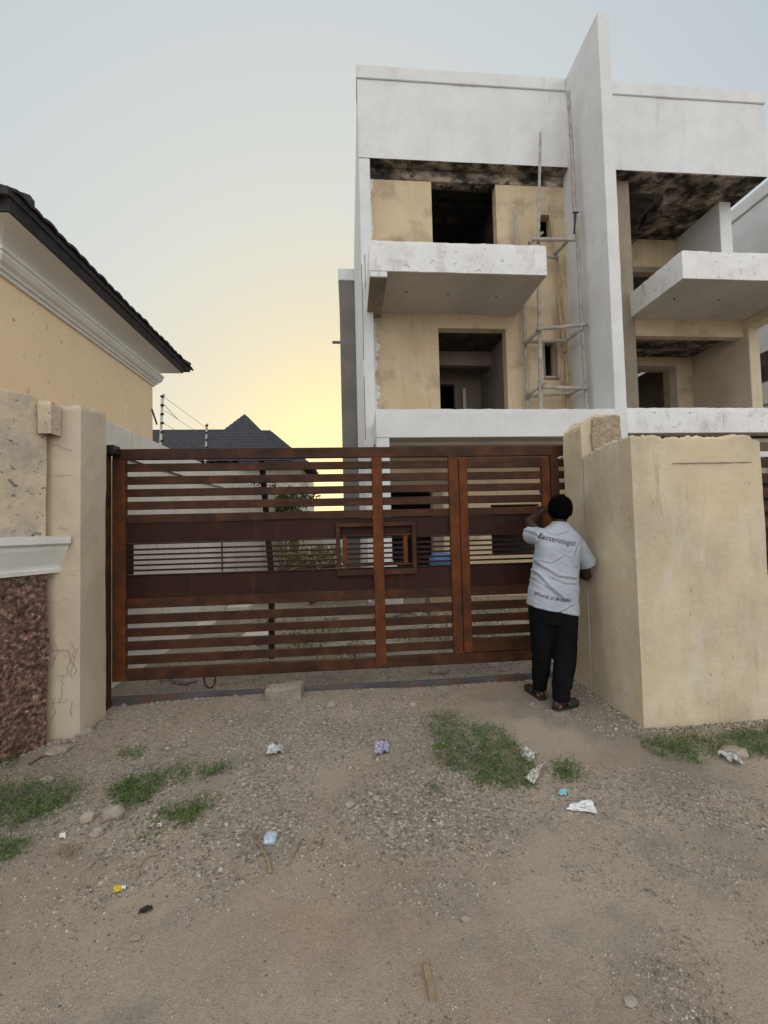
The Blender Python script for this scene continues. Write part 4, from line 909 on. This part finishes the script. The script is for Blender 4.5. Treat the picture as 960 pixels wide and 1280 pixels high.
def foot(bm, heel, d, L=.245):
    d = d.normalized(); s = d.cross(Vector((0, 0, 1)))
    limb(bm, [heel+Vector((0, 0, .048)), heel+d*L*.35+Vector((0, 0, .055)), heel+d*L*.7+Vector((0, 0, .042))], [.034, .035, .030], 12)
    for k, (o_, l, r) in enumerate(((-.026, .27, .012), (-.010, .26, .010), (.004, .25, .0095), (.017, .23, .009), (.029, .20, .0085))):
        limb(bm, [heel+d*L*.68+s*o_*.8+Vector((0, 0, .038)), heel+d*l*L/.25*.93+s*o_+Vector((0, 0, .030))], [r*1.3, r], 8)
dL = Vector((-.10, 1, 0)); dR = Vector((.86, .38, 0))
hl = Vector((ankL.x, ankL.y-.03, PF.z)); hr = Vector((ankR.x-.045, ankR.y-.022, PR.z))
foot(bm, hl, dL); foot(bm, hr, dR)
body = link('body', baked(bm, .0065, 3), SKIN, PB)
# hair: short afro
bm = bmesh.new(); bmesh.ops.create_icosphere(bm, subdivisions=5, radius=1)
hc = head+Vector((0, -.018, .022))
for q in bm.verts:
    d = 1+.05*noise.noise(q.co*7)+.06*noise.noise(q.co*19)+.045*noise.noise(q.co*43)
    c_ = q.co.copy(); k = 1.0
    if c_.y > .45 and c_.z < .45: k = .80          # open face
    if c_.z < -.55: k *= .90
    q.co = hc+Vector((c_.x*.097, c_.y*.108, c_.z*(.112 if c_.z > 0 else .135)))*d*k
for q in list(bm.verts):
    if rnd.random() < .55 and not (q.co.y-hc.y > .06 and q.co.z-hc.z < .05):
        nn_ = (q.co-hc).normalized(); dd = (nn_+rv()*.6).normalized(); sd_ = dd.orthogonal().normalized()*.0022; p_ = q.co
        bm.faces.new([bm.verts.new(p_-sd_), bm.verts.new(p_+sd_), bm.verts.new(p_+dd*rnd.uniform(.007, .017))])
obj('hair', bm, HAIR, PB)
# trousers
bm = bmesh.new()
def leg_loft(h, k, a, w0, w1, w2, flare):
    mid = lambda p, q, t: p.lerp(q, t)
    loft(bm, [((*h,), w0, w0*1.12, 0, .9), ((*mid(h, k, .5),), (w0+w1)/2, (w0+w1)/2*1.08, 0, .9), ((*k,), w1, w1*1.05, 0, .9), ((*mid(k, a, .45),), w1*.95, w1, 0, .9), ((*mid(k, a, .8),), w2*1.08, w2*1.15, 0, .9), ((*(a+Vector((0, 0, -.012))),), w2, w2*1.1, 0, .9)], 24)
leg_loft(hipL+Vector((.0, 0, .08)), kneeL, ankL, .104, .077, .056, 0); leg_loft(hipR+Vector((.0, 0, .08)), kneeR, ankR, .112, .085, .064, 0)
loft(bm, [((pel.x, pel.y, pel.z-.14), .15, .115, 0, .8), ((pel.x, pel.y, pel.z-.05), .19, .135, 0, .8), ((pel.x, pel.y, pel.z+.06), .175, .125, 0, .8)], 28)
tm = baked(bm, .008, 4)
NRM = [q.normal.copy() for q in tm.vertices]
for qi, q in enumerate(tm.vertices):
    z = q.co.z; amt = .003+.007*math.exp(-((z-.16)/.09)**2)+.004*math.exp(-((z-.45)/.1)**2)
    q.co += NRM[qi]*amt*(noise.noise(Vector((q.co.x*9, q.co.y*9, z*34)))+.5*noise.noise(Vector((q.co.x*22, q.co.y*22, z*50))))
link('trousers', tm, TROUS, PB)
# shirt: torso and sleeves as one cloth
bm = bmesh.new()
def tr(c, w_, dep, tilt=0, pw=.78): return ((c.x, c.y, c.z, tilt), w_, dep, 0, pw)
hemc = at(690.5, 762, yb-.01)
loft(bm, [tr(hemc, .215, .155, -.24), tr(at(691.5, 742, yb-.01), .203, .148, -.18), tr(at(693, 720, yb), .193, .140, -.10), tr(at(695.5, 700, yb+.01), .188, .138, -.08), tr(at(698, 684, yb+.01), .192, .135, -.10),
          tr(at(699.5, 672, yb+.02), .190, .120, -.14), tr(at(700, 664, yb+.03), .150, .100, -.15), tr(at(700.5, 657, yb+.04), .085, .078, -.12), tr(at(700.5, 653, yb+.045), .065, .068, -.1)], 36)
def sleeve(a, b, r0, r1):
    d = (b-a); n = 6; pts = [a+d*(k/n) for k in range(n+1)]; tube(bm, pts, [r0+(r1-r0)*k/n for k in range(n+1)], 20)
    ball(bm, a, r0*.99, 16)
shl2 = at(677, 671, yb+.02); sleeve(shl2, shl2+(at(662, 668, yb+.22)-shl2)*.92, .078, .083)
shr2 = at(722, 684, yb-.0); sleeve(shr2, at(733.5, 705, yb+.04), .080, .088)
sm = baked(bm, .007, 5)
def fl(*pix): return [Vector((onY(x, y, yb-.13).x, 0, onY(x, y, yb-.13).z)) for x, y in pix]
FOLDS = [(fl((667, 690), (674, 712), (686, 731), (705, 748)), .011, .011), (fl((671, 692), (682, 708), (698, 719), (720, 722)), .011, .010), (fl((690, 721), (706, 728), (721, 729)), .008, .007),
         (fl((668, 716), (678, 728), (696, 742)), .008, .005), (fl((676, 700), (690, 703), (704, 694)), .008, .005), (fl((722, 680), (716, 695), (722, 708)), .010, .007), (fl((672, 760), (694, 764), (714, 755)), .010, .005),
         (fl((684, 662), (698, 668), (714, 664)), .009, .005), (fl((664, 658), (676, 663), (682, 672)), .009, .006)]
u1 = Vector((.80, 0, -.60)).normalized(); ua = Vector((.60, 0, .80))
NRM = [q.normal.copy() for q in sm.vertices]
for qi, q in enumerate(sm.vertices):
    c = q.co.copy(); rel = Vector((c.x-chest.x, 0, c.z-chest.z)); s_ = rel.dot(ua); t_ = rel.dot(u1)
    low = 1/(1+math.exp((rel.z+.03)*18))                                     # folds grow below the shoulder blades
    wv = abs(math.sin(s_*26+1.5*noise.noise(Vector((t_*4, s_*3, c.y*2)))))**.6
    a_ = .014*low*(wv-.6)*max(0, .40+noise.noise(Vector((t_*3, s_*7, 2.0))))
    a_ += .006*noise.noise(Vector((c.x*6, c.y*6, c.z*6)))+.0035*noise.noise(Vector((s_*42, t_*9, c.y*9)))
    if NRM[qi].y < .2:
        for F_ in FOLDS:
            best = 9; sg = 0
            for (p0, p1) in zip(F_[0], F_[0][1:]):
                e_ = p1-p0; w__ = Vector((c.x, 0, c.z))-p0; t = max(0, min(1, w__.dot(e_)/e_.dot(e_))); dv_ = w__-e_*t
                if dv_.length < best: best = dv_.length; sg = dv_.z; tt = t
            prof_ = math.exp(-(best/F_[1])**2)-.8*math.exp(-((sg+F_[1]*1.5)/(F_[1]*.9))**2)*(1 if best < F_[1]*3.2 else 0)
            a_ += 1.45*F_[2]*prof_
    q.co = c+NRM[qi]*a_
so = link('shirt', sm, SHIRT, PB)
# printed words on the back of the shirt
stree = BVHTree.FromPolygons([q.co+PB.location for q in sm.vertices], [tuple(q.vertices) for q in sm.polygons])
def print_text(txt, px0, py0, px1, py1, name):
    cu = bpy.data.curves.new('t', 'FONT'); cu.body = txt; cu.size = 1; cu.shear = .25; cu.offset = .006; cu.resolution_u = 3; cu.space_character = 1.12
    o = bpy.data.objects.new('t', cu); COL.objects.link(o); dg = bpy.context.evaluated_depsgraph_get(); me = bpy.data.meshes.new_from_object(o.evaluated_get(dg)); bpy.data.objects.remove(o)
    bm = bmesh.new(); bm.from_mesh(me); bpy.data.meshes.remove(me)
    bmesh.ops.triangulate(bm, faces=bm.faces[:]); bmesh.ops.subdivide_edges(bm, edges=[e for e in bm.edges if e.calc_length() > .12], cuts=1)
    w_ = max(q.co.x for q in bm.verts)
    a = onY(px0, py0, yb-.12); b = onY(px1, py1, yb-.12); ex = (b-a); L = ex.length; ex.normalize(); ez = Vector((0, 0, 1)); ez = (ez-ex*ez.dot(ex)).normalized(); k = L/w_
    ok = True
    for q in bm.verts:
        p = a+ex*q.co.x*k+ez*q.co.y*k*1.45; bow = -.010*math.sin(math.pi*q.co.x/w_); p += ez*bow
        hs_ = [stree.ray_cast(Vector((p.x+ox, p.y-1, p.z+oz)), Vector((0, 1, 0)))[0] for ox, oz in ((0, 0), (.008, 0), (-.008, 0), (0, .008), (0, -.008))]
        hs_ = [h for h in hs_ if h is not None]
        q.co = Vector((p.x, min(h.y for h in hs_)-.0015, p.z)) if hs_ else p
    return obj(name, bm, PRINT, so)
print_text('Bacteriologist', 677.5, 672, 719.5, 682.5, 'printed_word'); print_text('World of Microbes', 669, 744, 711, 752, 'printed_words')
# neckband, trouser stripe, drawcord
bm = bmesh.new(); c = at(700.5, 653.5, yb+.045); pts = [(c.x+.066*math.cos(t), c.y+.069*math.sin(t), c.z-.010*math.cos(t)*.7) for t in [2*math.pi*k/24 for k in range(25)]]; tube(bm, pts, .008, 6); obj('neckband', bm, SHIRT, so, True)
ttree = BVHTree.FromPolygons([q.co+PB.location for q in tm.vertices], [tuple(q.vertices) for q in tm.polygons])
v = []; f = []
for k in range(19):
    z0 = hipR.z+.04-k*.026
    for dy in (-.085, -.055):
        c_ = Vector((3.2, kneeR.y+dy+.03+(hipR.y-kneeR.y)*(1-k/18), z0)); h = ttree.ray_cast(c_, Vector((-1, 0, 0)))[0]
        v.append((h+Vector((.003, -.001, 0))) if h is not None else c_.copy()*0+Vector((hipR.x+.11, c_.y, z0)))
    if k: a = 2*(k-1); f.append((a, a+1, a+3, a+2))
pyobj('side_stripe', v, f, STRIPE, PB)
bm = bmesh.new(); p = at(719.5, 772, yb-.04); tube(bm, [p, p+Vector((.012, -.005, -.02)), p+Vector((.008, 0, -.045))], .006, 6); obj('drawcord', bm, STRIPE, PB, True)
# slippers
def slipper(heel, d, L=.285):
    d = d.normalized(); s = d.cross(Vector((0, 0, 1))); h0 = heel-d*.028; out = [(0, .030), (.04, .040), (.12, .040), (.18, .046), (.235, .045), (.265, .033), (.285, .010)]
    bm = bmesh.new(); top = []; bot = []
    prof = [(-.006, 0)]+[(a*L/.285, w_) for a, w_ in out]
    loop = [h0+d*a+s*w_ for a, w_ in prof]+[h0+d*a-s*w_ for a, w_ in prof[::-1][:-1]]
    b = [bm.verts.new(q+Vector((0, 0, .001))) for q in loop]; t = [bm.verts.new(q+Vector((0, 0, .026))) for q in loop]; n = len(loop)
    bm.faces.new(b[::-1]); bm.faces.new(t)
    for i in range(n): bm.faces.new((b[i], b[(i+1) % n], t[(i+1) % n], t[i]))
    o = obj('slipper', bm, SLIP, PB)
    bm = bmesh.new(); rows = []
    for j in range(8):
        u = .115+.165*j/7; row = []; wd_ = .050 if u < .24 else .050-.03*(u-.24)/.045
        hh = .082-.030*j/7-(.012 if j == 7 else 0)
        for k in range(11):
            th = math.pi*k/10; row.append(bm.verts.new(h0+d*u+s*wd_*math.cos(th)+Vector((0, 0, .018+(hh-.018)*math.sin(th)**.7))))
        rows.append(row)
    for a, b_ in zip(rows, rows[1:]):
        for k in range(10): bm.faces.new((a[k], a[k+1], b_[k+1], b_[k]))
    bm.faces.new(rows[-1])
    q = obj('slipper_strap', bm, SLIP, o, True); md = q.modifiers.new('t', 'SOLIDIFY'); md.thickness = .004
    bm = bmesh.new(); ball(bm, heel+d*.012+Vector((0, 0, .038)), (.037, .037, .022), 12); obj('bare_heel', bm, SOLE, PB, True)
slipper(hl, dL); slipper(hr, dR)
